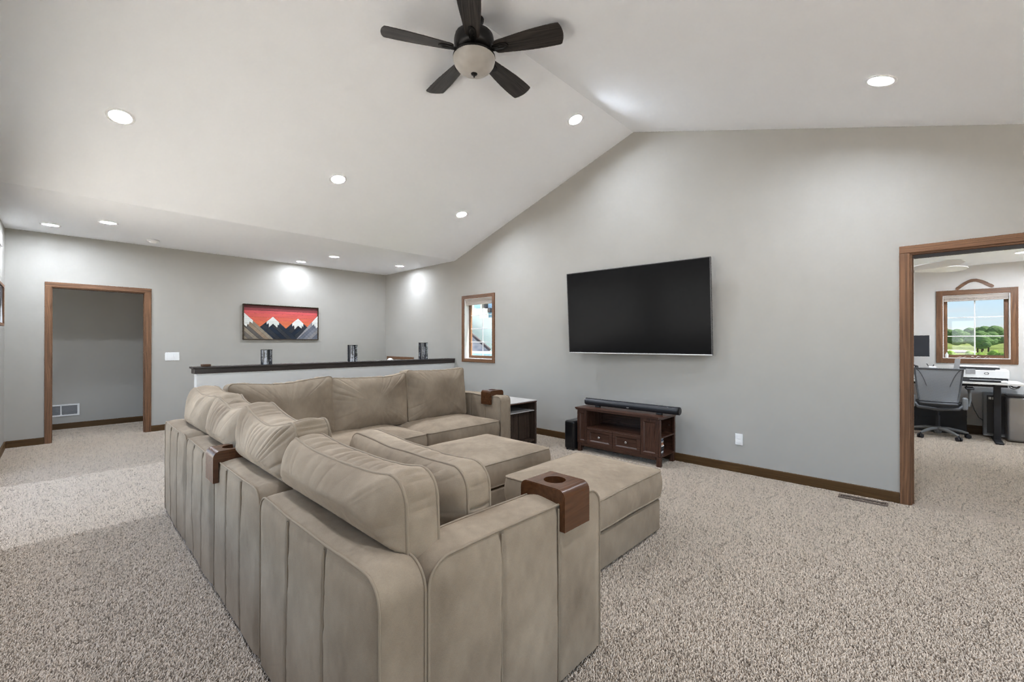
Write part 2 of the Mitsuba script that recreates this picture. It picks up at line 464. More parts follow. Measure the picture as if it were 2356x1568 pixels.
for k, (y0, y1, z0, z1) in enumerate(WR):  # added daylight opening on the right, out of view
    added_window(f'window_{4 + k}', [[(XD + 0.09, y0, z0), (XD + 0.09, y0, z1)], [(XD + 0.09, y1, z0), (XD + 0.09, y1, z1)]],
                 [(XD - 0.018, XD + 0.11, y0 - 0.05, y0 + 0.03, z0 - 0.05, z1 + 0.05), (XD - 0.018, XD + 0.11, y1 - 0.03, y1 + 0.05, z0 - 0.05, z1 + 0.05),
                  (XD - 0.018, XD + 0.11, y0, y1, z0 - 0.05, z0 + 0.03), (XD - 0.018, XD + 0.11, y0, y1, z1 - 0.03, z1 + 0.05)])
for k, (x0, x1, z0, z1) in enumerate(WN):  # added daylight openings behind the camera, out of view
    added_window(f'window_{6 + k}', [[(x0, YC - 0.09, z0), (x0, YC - 0.09, z1)], [(x1, YC - 0.09, z0), (x1, YC - 0.09, z1)]],
                 [(x0 - 0.05, x0 + 0.03, YC - 0.11, YC + 0.018, z0 - 0.05, z1 + 0.05), (x1 - 0.03, x1 + 0.05, YC - 0.11, YC + 0.018, z0 - 0.05, z1 + 0.05),
                  (x0, x1, YC - 0.11, YC + 0.018, z0 - 0.05, z0 + 0.03), (x0, x1, YC - 0.11, YC + 0.018, z1 - 0.03, z1 + 0.05)])

# ------------------------------------------------------------------ carpet: real tufts, in patches of two pile directions
CELL = 0.6


def tuft_patch(seed, lean, tone):
    r = np.random.default_rng(seed)
    step = 0.0074
    k = int(CELL / step)
    gx, gy = np.meshgrid((np.arange(k) + 0.5) * CELL / k, (np.arange(k) + 0.5) * CELL / k)
    c = np.stack([gx.ravel(), gy.ravel()], 1) + r.uniform(-0.0034, 0.0034, (k * k, 2))
    m = len(c)
    ang = r.uniform(0, 2 * PI, m)
    ln = np.stack([lean[0] + r.normal(0, 0.0035, m), lean[1] + r.normal(0, 0.0035, m)], 1)
    h = r.uniform(0.0078, 0.0125, m)
    wd = r.uniform(0.0029, 0.0045, m)
    lev = [(0.0, 0.8, 0.0), (0.6, 1.0, 0.4), (1.0, 0.45, 1.0)]
    n = 4
    V = np.zeros((m, len(lev), n, 3))
    for j, (hz, ww, le) in enumerate(lev):
        for q in range(n):
            a = ang + q * 2 * PI / n + 0.5 * j
            V[:, j, q, 0] = c[:, 0] + ln[:, 0] * le + np.cos(a) * wd * ww
            V[:, j, q, 1] = c[:, 1] + ln[:, 1] * le + np.sin(a) * wd * ww
            V[:, j, q, 2] = -0.0095 + h * hz
    F = []
    for j in range(len(lev) - 1):
        for q in range(n):
            a, b, d, e = j * n + q, j * n + (q + 1) % n, (j + 1) * n + (q + 1) % n, (j + 1) * n + q
            F += [(a, b, d), (a, d, e)]
    t0 = (len(lev) - 1) * n
    F += [(t0, t0 + i, t0 + i + 1) for i in range(1, n - 1)]
    F = np.array(F)
    per = len(lev) * n
    allF = (F[None] + (np.arange(m) * per)[:, None, None]).reshape(-1, 3)
    pick = r.uniform(0, 1, m)
    col = np.where(pick[:, None] < 0.62, [0.655, 0.560, 0.462], np.where(pick[:, None] < 0.88, [0.51, 0.431, 0.348], [0.28, 0.227, 0.177])) * tone
    col = col * r.uniform(0.9, 1.1, (m, 1))
    C = np.repeat(col, per, 0)
    return mikit.ply(trimesh.Trimesh(V.reshape(-1, 3), allF, process=False), 'carpet_yarn', True, color=C)


for key, seed, lean, tone in (('pile_a', 1, (-0.001, 0.002), 1.0), ('pile_b', 2, (-0.011, 0.0), 1.0)):
    scene[key] = {'type': 'shapegroup', 'tufts': tuft_patch(seed, lean, tone)}
labels['carpet_pile'] = {'label': 'beige and brown flecked cut-pile carpet covering both floors', 'category': 'carpet', 'kind': 'stuff'}
_np = [0]


def carpet(x0, x1, y0, y1, which):
    nx, ny = max(1, round((x1 - x0) / CELL)), max(1, round((y1 - y0) / CELL))
    sx, sy = (x1 - x0) / nx, (y1 - y0) / ny
    for i in range(nx):
        for j in range(ny):
            _np[0] += 1
            scene[f'carpet_pile__{_np[0]:03d}'] = {'type': 'instance', 'sg': {'type': 'ref', 'id': which},
                                                   'to_world': T().translate([x0 + i * sx, y0 + j * sy, 0]).scale([sx / CELL, sy / CELL, 1])}


carpet(XA, -6.05, YC, YB, 'pile_a')
carpet(-6.05, -4.24, YC, YB, 'pile_b')
carpet(-4.24, XD, YC, YB, 'pile_a')
carpet(CXB, -9.16, -0.9, 1.65, 'pile_a')
carpet(-9.16, XA, -0.9, 1.65, 'pile_b')
carpet(OX0, OX1, YB + TH, OY1, 'pile_a')
carpet(DX0, DX1, YB, YB + TH, 'pile_a')

# ------------------------------------------------------------------ recessed lamps, smoke detector, ceiling fan
def lamp_to_world(x, y):
    z = ceil_z(x)
    if x < XK or x > XK2:
        nrm = np.array([0, 0, -1.0])
    elif x < XR:
        nrm = np.array([SL, 0, -1.0])
    else:
        nrm = np.array([-SRT, 0, -1.0])
    nrm /= np.linalg.norm(nrm)
    ez, ey = nrm, np.array([0, 1.0, 0])
    ex = np.cross(ey, ez)
    return T(basis((x, y, z), ex, ey, ez).tolist())


trim_ply = mikit.ply(lathe([(0.071, 0.001), (0.090, 0.0), (0.091, 0.003), (0.088, 0.006), (0.074, 0.0065), (0.070, 0.003), (0.0715, -0.045), (0.0745, -0.045), (0.0735, 0.0), (0.071, 0.001)], 48), 'white_plastic', 40)
_a = np.arange(48) * 2 * PI / 48
RECESS = 0.017


def lens_disc(dz):
    return trimesh.Trimesh(np.vstack([[[0, 0, dz]], np.stack([0.0712 * np.cos(_a), 0.0712 * np.sin(_a), _a * 0 + dz], 1)]), [[0, 1 + i, 1 + (i + 1) % 48] for i in range(48)], process=False)


deep_disc, flat_disc = lens_disc(-RECESS), lens_disc(0.0)


def lens_of(disc, v):
    return {**mikit.ply(disc, 'white_plastic'), 'emitter': {'type': 'area', 'radiance': {'type': 'rgb', 'value': [v * 0.92, v, v * 1.12]}}}


# the hall and right-hand circuits are dimmed
LENS = {d: lens_of(deep_disc if d in (1, 0.8) else flat_disc, LAMP * d) for d in (1, 0.8, 0.72, 0.88, 0.55, 0.4)}
HALL = {-7.647: 0.72, -7.944: 0.4, -7.065: 0.55, -7.011: 0.88, -7.084: 0.88}
LIGHTS = [
    (-4.694, 0.329, 'round recessed ceiling light on the left slope, at the upper left of the view'),
    (-4.716, 2.132, 'round recessed ceiling light in the middle of the left slope, left of the ceiling fan'),
    (-4.732, 3.920, 'round recessed ceiling light low on the left slope near the TV wall'),
    (-2.766, 3.908, 'round recessed ceiling light close to the ridge above the television'),
    (-0.207, 3.880, 'round recessed ceiling light alone on the right slope above the office doorway'),
    (-7.647, -0.090, 'flat recessed ceiling light in the far left corner over the closet opening'),
    (-7.011, 0.387, 'flat recessed ceiling light second from the far left corner, before the closet'),
    (-7.944, 2.929, 'flat recessed ceiling light close to the wall above the mountain art'),
    (-7.084, 3.138, 'flat recessed ceiling light over the stairwell in front of the mountain art'),
    (-7.065, 4.368, 'flat recessed ceiling light in the far corner over the stair near the TV wall'),
    (-2.77, 0.33, 'added unseen recessed ceiling light on the left slope close to the camera'),  # from here on unseen lamps, added to light the room
    (-0.207, 2.12, 'added unseen recessed ceiling light on the right slope beside the camera'),
    (-0.207, 0.33, 'added unseen recessed ceiling light on the right slope above the camera'),
    (2.1, 1.2, 'added unseen recessed ceiling light on the right behind the camera'),
]
for x, y, lab in LIGHTS:
    t = thing('recessed_light', lab, 'ceiling light', 'recessed ceiling lights')
    w = lamp_to_world(x, y)
    scene[t + '__trim_ring'] = {**trim_ply, 'to_world': w}
    scene[t + '__lens'] = {**LENS[HALL.get(x, 0.72) if x < XK else 0.8 if x > -0.3 and y < 3 else 1 if x < XK2 else 0.72], 'to_world': w}
    hole = trimesh.creation.cylinder(0.0755, 0.5, sections=48)
    hole.apply_transform(np.array(w.matrix))
    ceiling_mesh = unman(man(ceiling_mesh) - man(hole))
struct('ceiling', ceiling_mesh, 'ceiling_paint')

t = thing('smoke_detector', 'small white round smoke detector on the far flat ceiling', 'smoke detector')
part(t, 'base', lathe([(0, 0), (0.07, 0), (0.07, 0.012), (0.062, 0.016), (0, 0.016)], 32, (-7.767, 0.885, ZC - 0.016)), 'white_plastic', 40)
part(t, 'dome', lathe([(0, 0), (0.035, 0.001), (0.046, 0.012), (0.048, 0.026), (0, 0.026)], 32, (-7.767, 0.885, ZC - 0.041)), 'white_plastic', 40)

FX, FY = -2.522, 2.215
t = thing('ceiling_fan', 'dark five-blade ceiling fan with frosted bowl light hanging from the ridge', 'ceiling fan')
at = (FX, FY, 0)
part(t, 'canopy', lathe([(0, 3.765), (0.025, 3.765), (0.055, 3.785), (0.074, 3.815), (0.078, 3.86), (0, 3.86)], 40, at), 'fan_metal', 40)
part(t, 'downrod', cyl(0.013, (FX, FY, 3.70), (FX, FY, 3.78)), 'fan_metal', 40)
part(t, 'motor_housing', lathe([(0, 3.735), (0.045, 3.735), (0.07, 3.728), (0.115, 3.715), (0.148, 3.69), (0.156, 3.655), (0.154, 3.61), (0.135, 3.582), (0.105, 3.570), (0.10, 3.555), (0, 3.555)][::-1], 48, at), 'fan_metal', 40)
part(t, 'light_fitter', lathe([(0, 3.515), (0.158, 3.515), (0.164, 3.522), (0.164, 3.534), (0.13, 3.545), (0.10, 3.56), (0, 3.56)], 48, at), 'fan_metal', 40)


def alabaster(p, n, uv):
    g = fbm(p.x * 9, p.y * 9, p.z * 9, 3)
    return mix((0.40, 0.372, 0.335), (0.52, 0.492, 0.455), dr.clip((g - 0.3) * 2, 0, 1))


mat('frosted_glass', proc(alabaster), 0.5)
bowl = [(0, 3.402), (0.03, 3.4033), (0.07, 3.411), (0.105, 3.426), (0.135, 3.450), (0.155, 3.480), (0.1625, 3.507), (0.1635, 3.518), (0.157, 3.518), (0.13, 3.465), (0.07, 3.425), (0, 3.415)]
part(t, 'glass_bowl', lathe(bowl, 56, at), 'frosted_glass', 40)
part(t, 'finial', lathe([(0, 3.374), (0.005, 3.3755), (0.007, 3.386), (0.011, 3.393), (0.024, 3.400), (0.027, 3.408), (0.02, 3.416), (0, 3.416)], 24, at), 'fan_metal', 40)


def blade_mesh():
    n = 40
    x = np.linspace(0.165, 0.690, n)
    s = (x - x[0]) / (x[-1] - x[0])
    w = 0.052 + 0.036 * np.sin(np.clip(s * 1.18, 0, 1.25) * PI / 2) ** 1.2
    lo, hi = -w.copy(), w.copy()
    end = np.clip((s - 0.955) / 0.045, 0, 1)
    cut = 1 - np.sqrt(np.clip(1 - end ** 2, 0, 1))
    lo += cut * 0.034
    hi -= cut * 0.034
    root = np.clip((0.05 - s) / 0.05, 0, 1)
    lo += root ** 2 * 0.02
    hi -= root ** 2 * 0.02
    tip = 0.008 * np.cos(np.linspace(-1, 1, 7) * PI / 2)
    pts = [(a, b) for a, b in zip(x, lo)] + [(x[-1] + tip[i], lo[-1] + (hi[-1] - lo[-1]) * (i / 6)) for i in range(1, 6)] + [(a, b) for a, b in zip(x[::-1], hi[::-1])]
    m = extrude(Polygon(pts).buffer(0), 0.007)
    m.apply_translation((0, 0, -0.0035))
    m.apply_transform(RX(math.radians(-13)))
    return m


def iron_mesh():
    pl = Polygon([(0.155, -0.020), (0.215, -0.028), (0.262, -0.020), (0.275, 0), (0.262, 0.020), (0.215, 0.028), (0.155, 0.020)]).buffer(0.006).buffer(-0.002)
    m = extrude(pl, 0.006)
    m.apply_translation((0, 0, -0.0105))
    m.apply_transform(RX(math.radians(-13)))
    arm = cat([rb(0.09, 0.20, -0.016, 0.016, -0.016, -0.003, 0.005)])
    k = lathe([(0, 0), (0.016, 0.002), (0.02, 0.008), (0, 0.008)], 16)
    k.apply_scale((1.7, 1, 1))
    k.apply_translation((0.222, 0, -0.018))
    return cat([m, arm, k])


BL, IR = mikit.ply(blade_mesh(), 'fan_blade', 30), mikit.ply(iron_mesh(), 'fan_metal', 40)


def blade_col(p, n, uv):
    dx, dy = p.x - FX, p.y - FY
    r = dr.sqrt(dx * dx + dy * dy)
    a = dr.atan2(dy, dx)
    sec = dr.floor((a + 2.05) / (2 * PI / 5) + 0.5)
    b = a + 2.05 - sec * (2 * PI / 5)
    u, v = r * dr.cos(b), r * dr.sin(b)
    w = fbm(u * 2.5, v * 14 + sec * 7, 0.3, 2)
    g = fbm(u * 3.5, v * 120 + w * 8 + sec * 11, 0.5, 3)
    return mix((0.010, 0.0085, 0.0075), (0.045, 0.036, 0.030), dr.clip((g - 0.3) * 2.0, 0, 1)) * (0.75 + 0.5 * w)


mat('fan_blade', proc(blade_col), 0.38, spec=0.45)
for k in range(5):
    w = T().translate([FX, FY, 3.577]).rotate([0, 0, 1], math.degrees(-2.05) + 72 * k)
    scene[num(t + '__blade')] = {**BL, 'to_world': w}
    scene[num(t + '__blade_iron')] = {**IR, 'to_world': w}

# ------------------------------------------------------------------ upholstery builders
def pillow(L, H, g, db, df, seed, wr=1.0, sag=0.0, rc=0.06, ears=0.0, nper=420, nr=18, bulge=0.012, lump=1.0, concave=0.006, dp=(2.6, 0.75)):
    """A boxed cushion: x along, z up from 0, back face at -g/2 (dome db), front face at +g/2 (dome df).
    Returns (body mesh, [piping paths])."""
    per = []
    cs = [(L / 2 - rc, H - rc, 0), (-L / 2 + rc, H - rc, 90), (-L / 2 + rc, rc, 180), (L / 2 - rc, rc, 270)]
    raw = []
    for cx, cz, a0 in cs:
        for a in np.radians(np.linspace(a0, a0 + 90, 12)):
            raw.append((cx + rc * math.cos(a), cz + rc * math.sin(a)))
    raw = np.array(raw + [raw[0]])
    seg = np.r_[0, np.cumsum(np.linalg.norm(np.diff(raw, axis=0), axis=1))]
    s = np.linspace(0, seg[-1], nper, endpoint=False)
    P = np.stack([np.interp(s, seg, raw[:, 0]), np.interp(s, seg, raw[:, 1])], 1)
    tg = np.roll(P, -1, 0) - np.roll(P, 1, 0)
    N = np.stack([tg[:, 1], -tg[:, 0]], 1)
    N /= np.linalg.norm(N, axis=1, keepdims=True)
    # circular noise along the perimeter
    th = s / s.max() * 2 * PI

    def ring_noise(freq, sd):
        R = freq * seg[-1] / (2 * PI)
        return meshkit.noise(np.stack([np.cos(th) * R + 50, np.sin(th) * R + 50, th * 0 + 0.4], -1), sd) - 0.5

    P = P + N * (ring_noise(4, seed) * 0.020 * wr ** 0.6 - concave * np.sin(np.clip((np.abs(P[:, 1] / H - 0.5) * 2), 0, 1) * PI / 2)[:, None].T[0])[:, None]
    ce = np.array([0.0, H * 0.5])
    yo = ring_noise(3.5, seed + 1) * 0.022 * wr ** 0.6            # the seams wander
    yo2 = ring_noise(3.5, seed + 2) * 0.022 * wr ** 0.6
    crease = lambda f, sd: 0.6 - np.abs(ring_noise(f, sd) * 2.6) ** 0.55      # sharp folds
    pl = crease(17, seed + 3)
    pl2 = crease(19, seed + 4)
    pl3 = -crease(24, seed + 5)
    amt = np.clip(ring_noise(3, seed + 6) * 2.2 + 0.75, 0.15, 1.5)

    def face(sign, dome, plt, yoff, sd):
        ts = 1 - (1 - np.linspace(0, 1, nr + 1)[1:]) ** 1.7
        rows = []
        for t in ts:
            q = ce + (P - ce) * t
            y = dome * (1 - t ** dp[0]) ** dp[1]
            fall = math.exp(-(1 - t) / 0.22) * (1 - math.exp(-(1 - t) / 0.05))
            y = y - plt * 0.0145 * wr * fall * amt
            lp = (n2(q[:, 0] * 5.5 + 7, q[:, 1] * 5.5, sd) * 0.024 + n2(q[:, 0] * 13, q[:, 1] * 13 + 9, sd + 1) * 0.010) * lump * (1 - t ** 4)
            rows.append(np.stack([q[:, 0], sign * (g / 2 + y + lp) + yoff * t ** 3, q[:, 1]], 1))
        R = np.array(rows)
        c0 = R[0].mean(0)
        V = np.vstack([c0[None], R.reshape(-1, 3)])
        F = []
        i = np.arange(nper)
        i2 = (i + 1) % nper
        F.append(np.stack([np.zeros(nper, int), 1 + i, 1 + i2], 1))
        for k in range(nr - 1):
            a, b = 1 + k * nper, 1 + (k + 1) * nper
            F.append(np.stack([a + i, b + i, b + i2], 1))
            F.append(np.stack([a + i, b + i2, a + i2], 1))
        F = np.vstack(F)
        return V, F if sign > 0 else F[:, ::-1], R[-1]

    vf, ff, ef = face(1, df, pl, yo, seed + 10)
    vb, fb, eb = face(-1, db, pl2, yo2, seed + 20)
    m = 9
    rows = []
    for k in range(m):
        q = k / (m - 1)
        b = eb * (1 - q) + ef * q
        out = (bulge * math.sin(PI * q) + 0.011 * wr * pl3 * math.sin(PI * q) ** 0.7 * amt)
        rows.append(b + np.stack([N[:, 0] * out, out * 0, N[:, 1] * out], 1))
    G = np.array(rows)
    i = np.arange(nper)
    i2 = (i + 1) % nper
    fg = []
    for k in range(m - 1):
        a, b = k * nper, (k + 1) * nper
        fg += [np.stack([a + i, b + i2, b + i], 1), np.stack([a + i, a + i2, b + i2], 1)]
    # faces: outward orientation fixed below
    body = [trimesh.Trimesh(vf, ff, process=False), trimesh.Trimesh(vb, fb, process=False), trimesh.Trimesh(G.reshape(-1, 3), np.vstack(fg), process=False)]
    c = np.array([0, 0, H / 2])
    for b in body:
        b.faces = b.faces if ((b.triangles_center - c) * b.face_normals).sum(1).mean() > 0 else b.faces[:, ::-1]

    def deform(v):
        v = np.array(v, float)
        hz = np.clip(v[:, 2] / H, 0, 1.2)
        u = np.clip(v[:, 0] * 2 / L, -1.2, 1.2)
        v[:, 2] += hz ** 2 * (-sag * (1 - u ** 2) + ears * u ** 4) + hz ** 2 * n1(v[:, 0] * 4.0 + seed, seed) * 0.03 * wr ** 0.6
        return v

    mesh = cat([trimesh.Trimesh(deform(b.vertices), b.faces, process=False) for b in body])
    return mesh, [deform(ef), deform(eb)]


def rest_on_near_back(v):
    """The cloth gives way where it meets the top of the near back panels and bulges over them above."""
    v = np.array(v)
    z = v[:, 2]
    lim = np.where(z < 0.695, 0.705, 0.705 - 0.10 * np.sqrt(np.clip((z - 0.695) / 0.12, 0, 1)))
    v[:, 1] = np.maximum(v[:, 1], lim)
    return v


def put_cushion(parent, body, paths, M, name_body, mat_body='suede', r=0.0055, fit=None):
    body = body.copy()
    body.apply_transform(M)
    if fit is not None:
        body.vertices = fit(body.vertices)
        paths = [trimesh.transform_points(fit(trimesh.transform_points(p, M)), np.linalg.inv(M)) for p in paths]
    if np.linalg.det(M[:3, :3]) < 0:
        body.invert()
    k = part(parent, name_body, body, mat_body, True)
    tubes = [tube(trimesh.transform_points(p, M), r, 7, True) for p in paths]
    part(parent, 'piping', cat(tubes), 'suede_piping', True)
    return k


def panel(L, Tk, H, r, seams, seed, sag=0.012, bulge=0.012, inner=True):
    """An upholstered side panel: x along 0..L, y 0 (outer face)..Tk, z 0..H, round top corners. (mesh, piping paths)"""
    a = np.radians(np.linspace(0, 90, 9))
    xe = r * (1 - np.cos(a))
    xs = set(np.round(np.r_[xe, L - xe, np.linspace(r, L - r, 46)], 5))
    for sx in seams:
        xs |= set(np.round(sx + np.array([-0.03, -0.02, -0.012, -0.007, -0.003, 0, 0.003, 0.007, 0.012, 0.02, 0.03]), 5))
    xs = np.array(sorted(x for x in xs if 0 <= x <= L))

    def top(x):
        d = np.minimum(x, L - x)
        z = np.where(d < r, H - r + np.sqrt(np.clip(r * r - (r - d) ** 2, 0, None)), H)
        w = np.clip(d / (0.3 * L), 0, 1)
        return z + (n1(x * 5.5 + seed * 3.1, seed) * 0.016 - sag * np.sin(PI * x / L)) * w

    nz = 34
    v = np.linspace(0, 1, nz)

    def face(y0, sign):
        X, Vv = np.meshgrid(xs, v, indexing='ij')
        Z = Vv * top(X)
        ed = np.clip(np.minimum(np.minimum(X, L - X) / 0.05, (1 - Vv) * H / 0.05), 0, 1)
        ed = ed * ed * (3 - 2 * ed)
        # the cloth is puckered next to its seams
        out = bulge * ed * (0.55 + 0.45 * np.sin(PI * Vv)) + ed * (n2(X * 4 + seed, Z * 2.4, seed) * 0.016 + n2(X * 11, Z * 7 + seed, seed + 1) * 0.005)
        for sx in seams:
            d = np.abs(X - sx)
            out = out - 0.010 * np.exp(-(d / 0.009) ** 2)
            pk = meshkit.noise(np.stack([X * 12 + Z * 10, Z * 42, X * 0 + sx], -1), seed + 7) - 0.5
            out = out + pk * 0.007 * np.exp(-d / 0.035) * ed
        Y = y0 - sign * out
        return grid(np.stack([X, Y, Z], -1), flip=False)

    parts = [face(0.0, 1)]
    if inner:
        parts.append(face(Tk, -1))
    zz = np.linspace(0, H - r, 14)[:-1]
    ol = np.vstack([np.stack([zz * 0, zz], 1), np.stack([xs, top(xs)], 1), np.stack([zz * 0 + L, zz[::-1]], 1)])
    tg = np.gradient(ol, axis=0)
    nn = np.stack([-tg[:, 1], tg[:, 0]], 1)
    nn /= np.maximum(np.linalg.norm(nn, axis=1, keepdims=True), 1e-9)
    q = np.linspace(0, 1, 9)
    S = np.zeros((len(ol), 9, 3))
    for k, t in enumerate(q):
        b = 0.012 * math.sin(PI * t) ** 0.7 + 0.010 * math.sin(PI * t) * (n2(ol[:, 0] * 6 + t * 2, ol[:, 1] * 6 + seed, seed + 3))
        S[:, k, 0], S[:, k, 1], S[:, k, 2] = ol[:, 0] + nn[:, 0] * b, t * Tk, ol[:, 1] + nn[:, 1] * b
    parts.append(grid(S))
    c = np.array([L / 2, Tk / 2, H / 2])
    for b in parts:
        if ((b.triangles_center - c) * b.face_normals).sum(1).mean() < 0:
            b.invert()
    pipes = [np.stack([ol[:, 0] + nn[:, 0] * 0.002, ol[:, 0] * 0 - 0.001, ol[:, 1] + nn[:, 1] * 0.002], 1)]
    pipes.append(np.stack([ol[:, 0] + nn[:, 0] * 0.002, ol[:, 0] * 0 + Tk + 0.001, ol[:, 1] + nn[:, 1] * 0.002], 1))
    sp = []
    for sx in seams:
        z = np.linspace(0.0, float(top(np.array([sx]))[0]) - 0.012, 24)
        wob = n1(z * 6 + sx, seed + 9) * 0.0025
        sp.append(np.stack([sx + wob, z * 0 - bulge * 0.35, z], 1))
    return cat(parts), pipes, sp


def put_panel(parent, name, L, Tk, H, M, seams, seed, r=0.075, **kw):
    mesh, pipes, sp = panel(L, Tk, H, r, seams, seed, **kw)
    mesh.apply_transform(M)
    if np.linalg.det(M[:3, :3]) < 0:
        mesh.invert()
    k = part(parent, name, mesh, 'suede', 60)
    part(k, 'piping', cat([tube(trimesh.transform_points(p, M), 0.0045, 7) for p in pipes] + [tube(trimesh.transform_points(p, M), 0.004, 6) for p in sp]), 'suede_piping', True)
    return k

# ------------------------------------------------------------------ the sectional sofa
sofa = thing('sectional_sofa', 'large taupe microsuede sectional sofa in the middle of the room with panelled back', 'sofa')
Z0 = 0.02
near_x = [(-4.300, -3.482), (-3.474, -2.752), (-2.744, -1.984), (-1.976, -1.018)]
hs = [0.685, 0.68, 0.68, 0.672]
for k, (a, b) in enumerate(near_x):
    L = b - a
    put_panel(sofa, 'back_panel', L, 0.14, hs[k], basis((a, 0.57, Z0), (1, 0, 0), (0, 1, 0), (0, 0, 1)), [L * 0.33, L * 0.655], 11 + k, sag=0.008)
put_panel(sofa, 'arm', 0.885, 0.16, 0.672, basis((-1.015, 0.722, Z0), (0, 1, 0), (-1, 0, 0), (0, 0, 1)), [0.288, 0.594], 21, sag=-0.004)
put_panel(sofa, 'arm', 0.775, 0.15, 0.665, basis((-3.525, 3.655, Z0), (-1, 0, 0), (0, -1, 0), (0, 0, 1)), [0.26, 0.52], 22, sag=0.0, r=0.05)
for k, (y0, y1) in enumerate([(0.722, 1.69), (1.70, 2.67), (2.68, 3.65)]):
    L = y1 - y0
    put_panel(sofa, 'back_panel', L, 0.14, 0.675, basis((-4.44, y1, Z0), (0, -1, 0), (1, 0, 0), (0, 0, 1)), [L * 0.33, L * 0.66], 31 + k)
# seat bases and seat cushions
near_seats = [(-4.29, -3.545), (-3.535, -2.76), (-2.75, -1.97), (-1.96, -1.185)]
for k, (a, b) in enumerate(near_seats):
    part(sofa, 'seat_base', rb(a, b, 0.72, 1.575, 0.02, 0.24, 0.02, 3), 'suede', 40)
    body, pp = pillow(b - a, 0.86, 0.165, 0.005, 0.045, 300 + k * 40, wr=0.35, rc=0.045, lump=0.5, concave=0.0)
    put_cushion(sofa, body, pp, basis(((a + b) / 2, 0.722, 0.332), (1, 0, 0), (0, 0, 1), (0, 1, 0)), 'seat_cushion')
far_seats = [(1.60, 2.497), (2.507, 3.492)]
for k, (y0, y1) in enumerate(far_seats):
    part(sofa, 'seat_base', rb(-4.29, -3.545, y0, y1, 0.02, 0.24, 0.02, 3), 'suede', 40)
    body, pp = pillow(y1 - y0, 0.76, 0.165, 0.005, 0.055, 460 + k * 40, wr=0.35, rc=0.045, lump=0.6, concave=0.0)
    put_cushion(sofa, body, pp, basis((-4.285, (y0 + y1) / 2, 0.332), (0, 1, 0), (0, 0, 1), (1, 0, 0)), 'seat_cushion')


def cushion(label, L, H, g, db, df, seed, M, grp='loose back cushions on the sofa', fit=None, **kw):
    body, pp = pillow(L, H, g, db, df, seed, **kw)
    c = thing('back_cushion', label, 'cushion', grp)
    put_cushion(c, body, pp, M, 'body', fit=fit)
    return c


def lean_near(cx, cy, z0, a, yaw=0.0):
    """Cushions standing along the near back, leaning by the angle a towards -y."""
    R = RZ(yaw) @ RX(a)
    R[:3, 3] = (cx, cy, z0)
    return R


def lean_far(x, y, z0, a):
    R = RZ(-PI / 2) @ RX(a)       # local x -> -y, local y -> +x
    R[:3, 3] = (x, y, z0)
    return R


RB = dict(fit=rest_on_near_back, dp=(2.1, 0.6))
cushion('taupe back cushion at the far left corner of the sofa, partly hidden', 0.80, 0.55, 0.13, 0.10, 0.07, 501, lean_near(-3.80, 0.80, 0.42, 0.02), wr=2.2, sag=0.02, rc=0.09, **RB)
cushion('crumpled taupe back cushion second from the far left corner, above the cup holder', 0.80, 0.56, 0.13, 0.11, 0.07, 541, lean_near(-3.03, 0.80, 0.42, 0.03), wr=2.8, sag=0.05, ears=0.01, rc=0.09, **RB)
cushion('crumpled sagging back cushion between the left cup holder and the nearest back cushion', 0.78, 0.56, 0.13, 0.115, 0.07, 581, lean_near(-2.34, 0.79, 0.42, 0.03), wr=3.0, sag=0.055, ears=0.012, rc=0.08, **RB)
cushion('large taupe back cushion nearest the camera on the front corner of the sofa', 0.92, 0.50, 0.115, 0.125, 0.075, 621, lean_near(-1.56, 0.765, 0.42, 0.02), wr=1.7, sag=0.025, ears=0.012, rc=0.10, **RB)
cushion('taupe cushion standing loose before the nearest back cushion, against the right arm', 0.93, 0.44, 0.10, 0.10, 0.075, 661, lean_near(-1.655, 1.085, 0.435, 0.02, -0.02), wr=1.5, sag=0.02, rc=0.09, dp=(2.2, 0.62))
cushion('taupe back cushion leftmost on the far run of the sofa, below the first candle holder', 0.88, 0.56, 0.14, 0.06, 0.085, 701, lean_far(-4.15, 1.385, 0.425, 0.10), wr=1.8, sag=0.03, ears=0.0, rc=0.05)
cushion('taupe back cushion in the middle of the far run of the sofa', 0.84, 0.55, 0.14, 0.06, 0.09, 741, lean_far(-4.15, 2.215, 0.425, 0.10), wr=2.0, sag=0.025, ears=0.014, rc=0.045)
cushion('taupe back cushion at the right end of the far sofa run, beside the arm', 0.82, 0.56, 0.14, 0.06, 0.09, 781, lean_far(-4.14, 3.035, 0.43, 0.09), wr=1.5, sag=-0.005, ears=0.022, rc=0.04)

# ottomans
for k, (x0, x1, y0, y1, lab) in enumerate([(-2.035, -1.325, 2.055, 2.905, 'square taupe suede ottoman on the right in front of the wooden cup holder'),
                                           (-3.085, -2.29, 2.035, 2.88, 'square taupe suede ottoman on the left, between the far seats and the loose cushion')]):
    o = thing('ottoman', lab, 'ottoman', 'taupe ottomans before the sofa')
    part(o, 'base', rb(x0 + 0.008, x1 - 0.008, y0 + 0.008, y1 - 0.008, 0.012, 0.226, 0.016, 3), 'suede', 40)
    body, pp = pillow(x1 - x0, y1 - y0, 0.172, 0.008, 0.05, 820 + 40 * k, wr=0.32, rc=0.035, lump=0.35, concave=0.0, bulge=0.014)
    put_cushion(o, body, pp, basis(((x0 + x1) / 2, y0, 0.337), (1, 0, 0), (0, 0, 1), (0, 1, 0)), 'cushion')


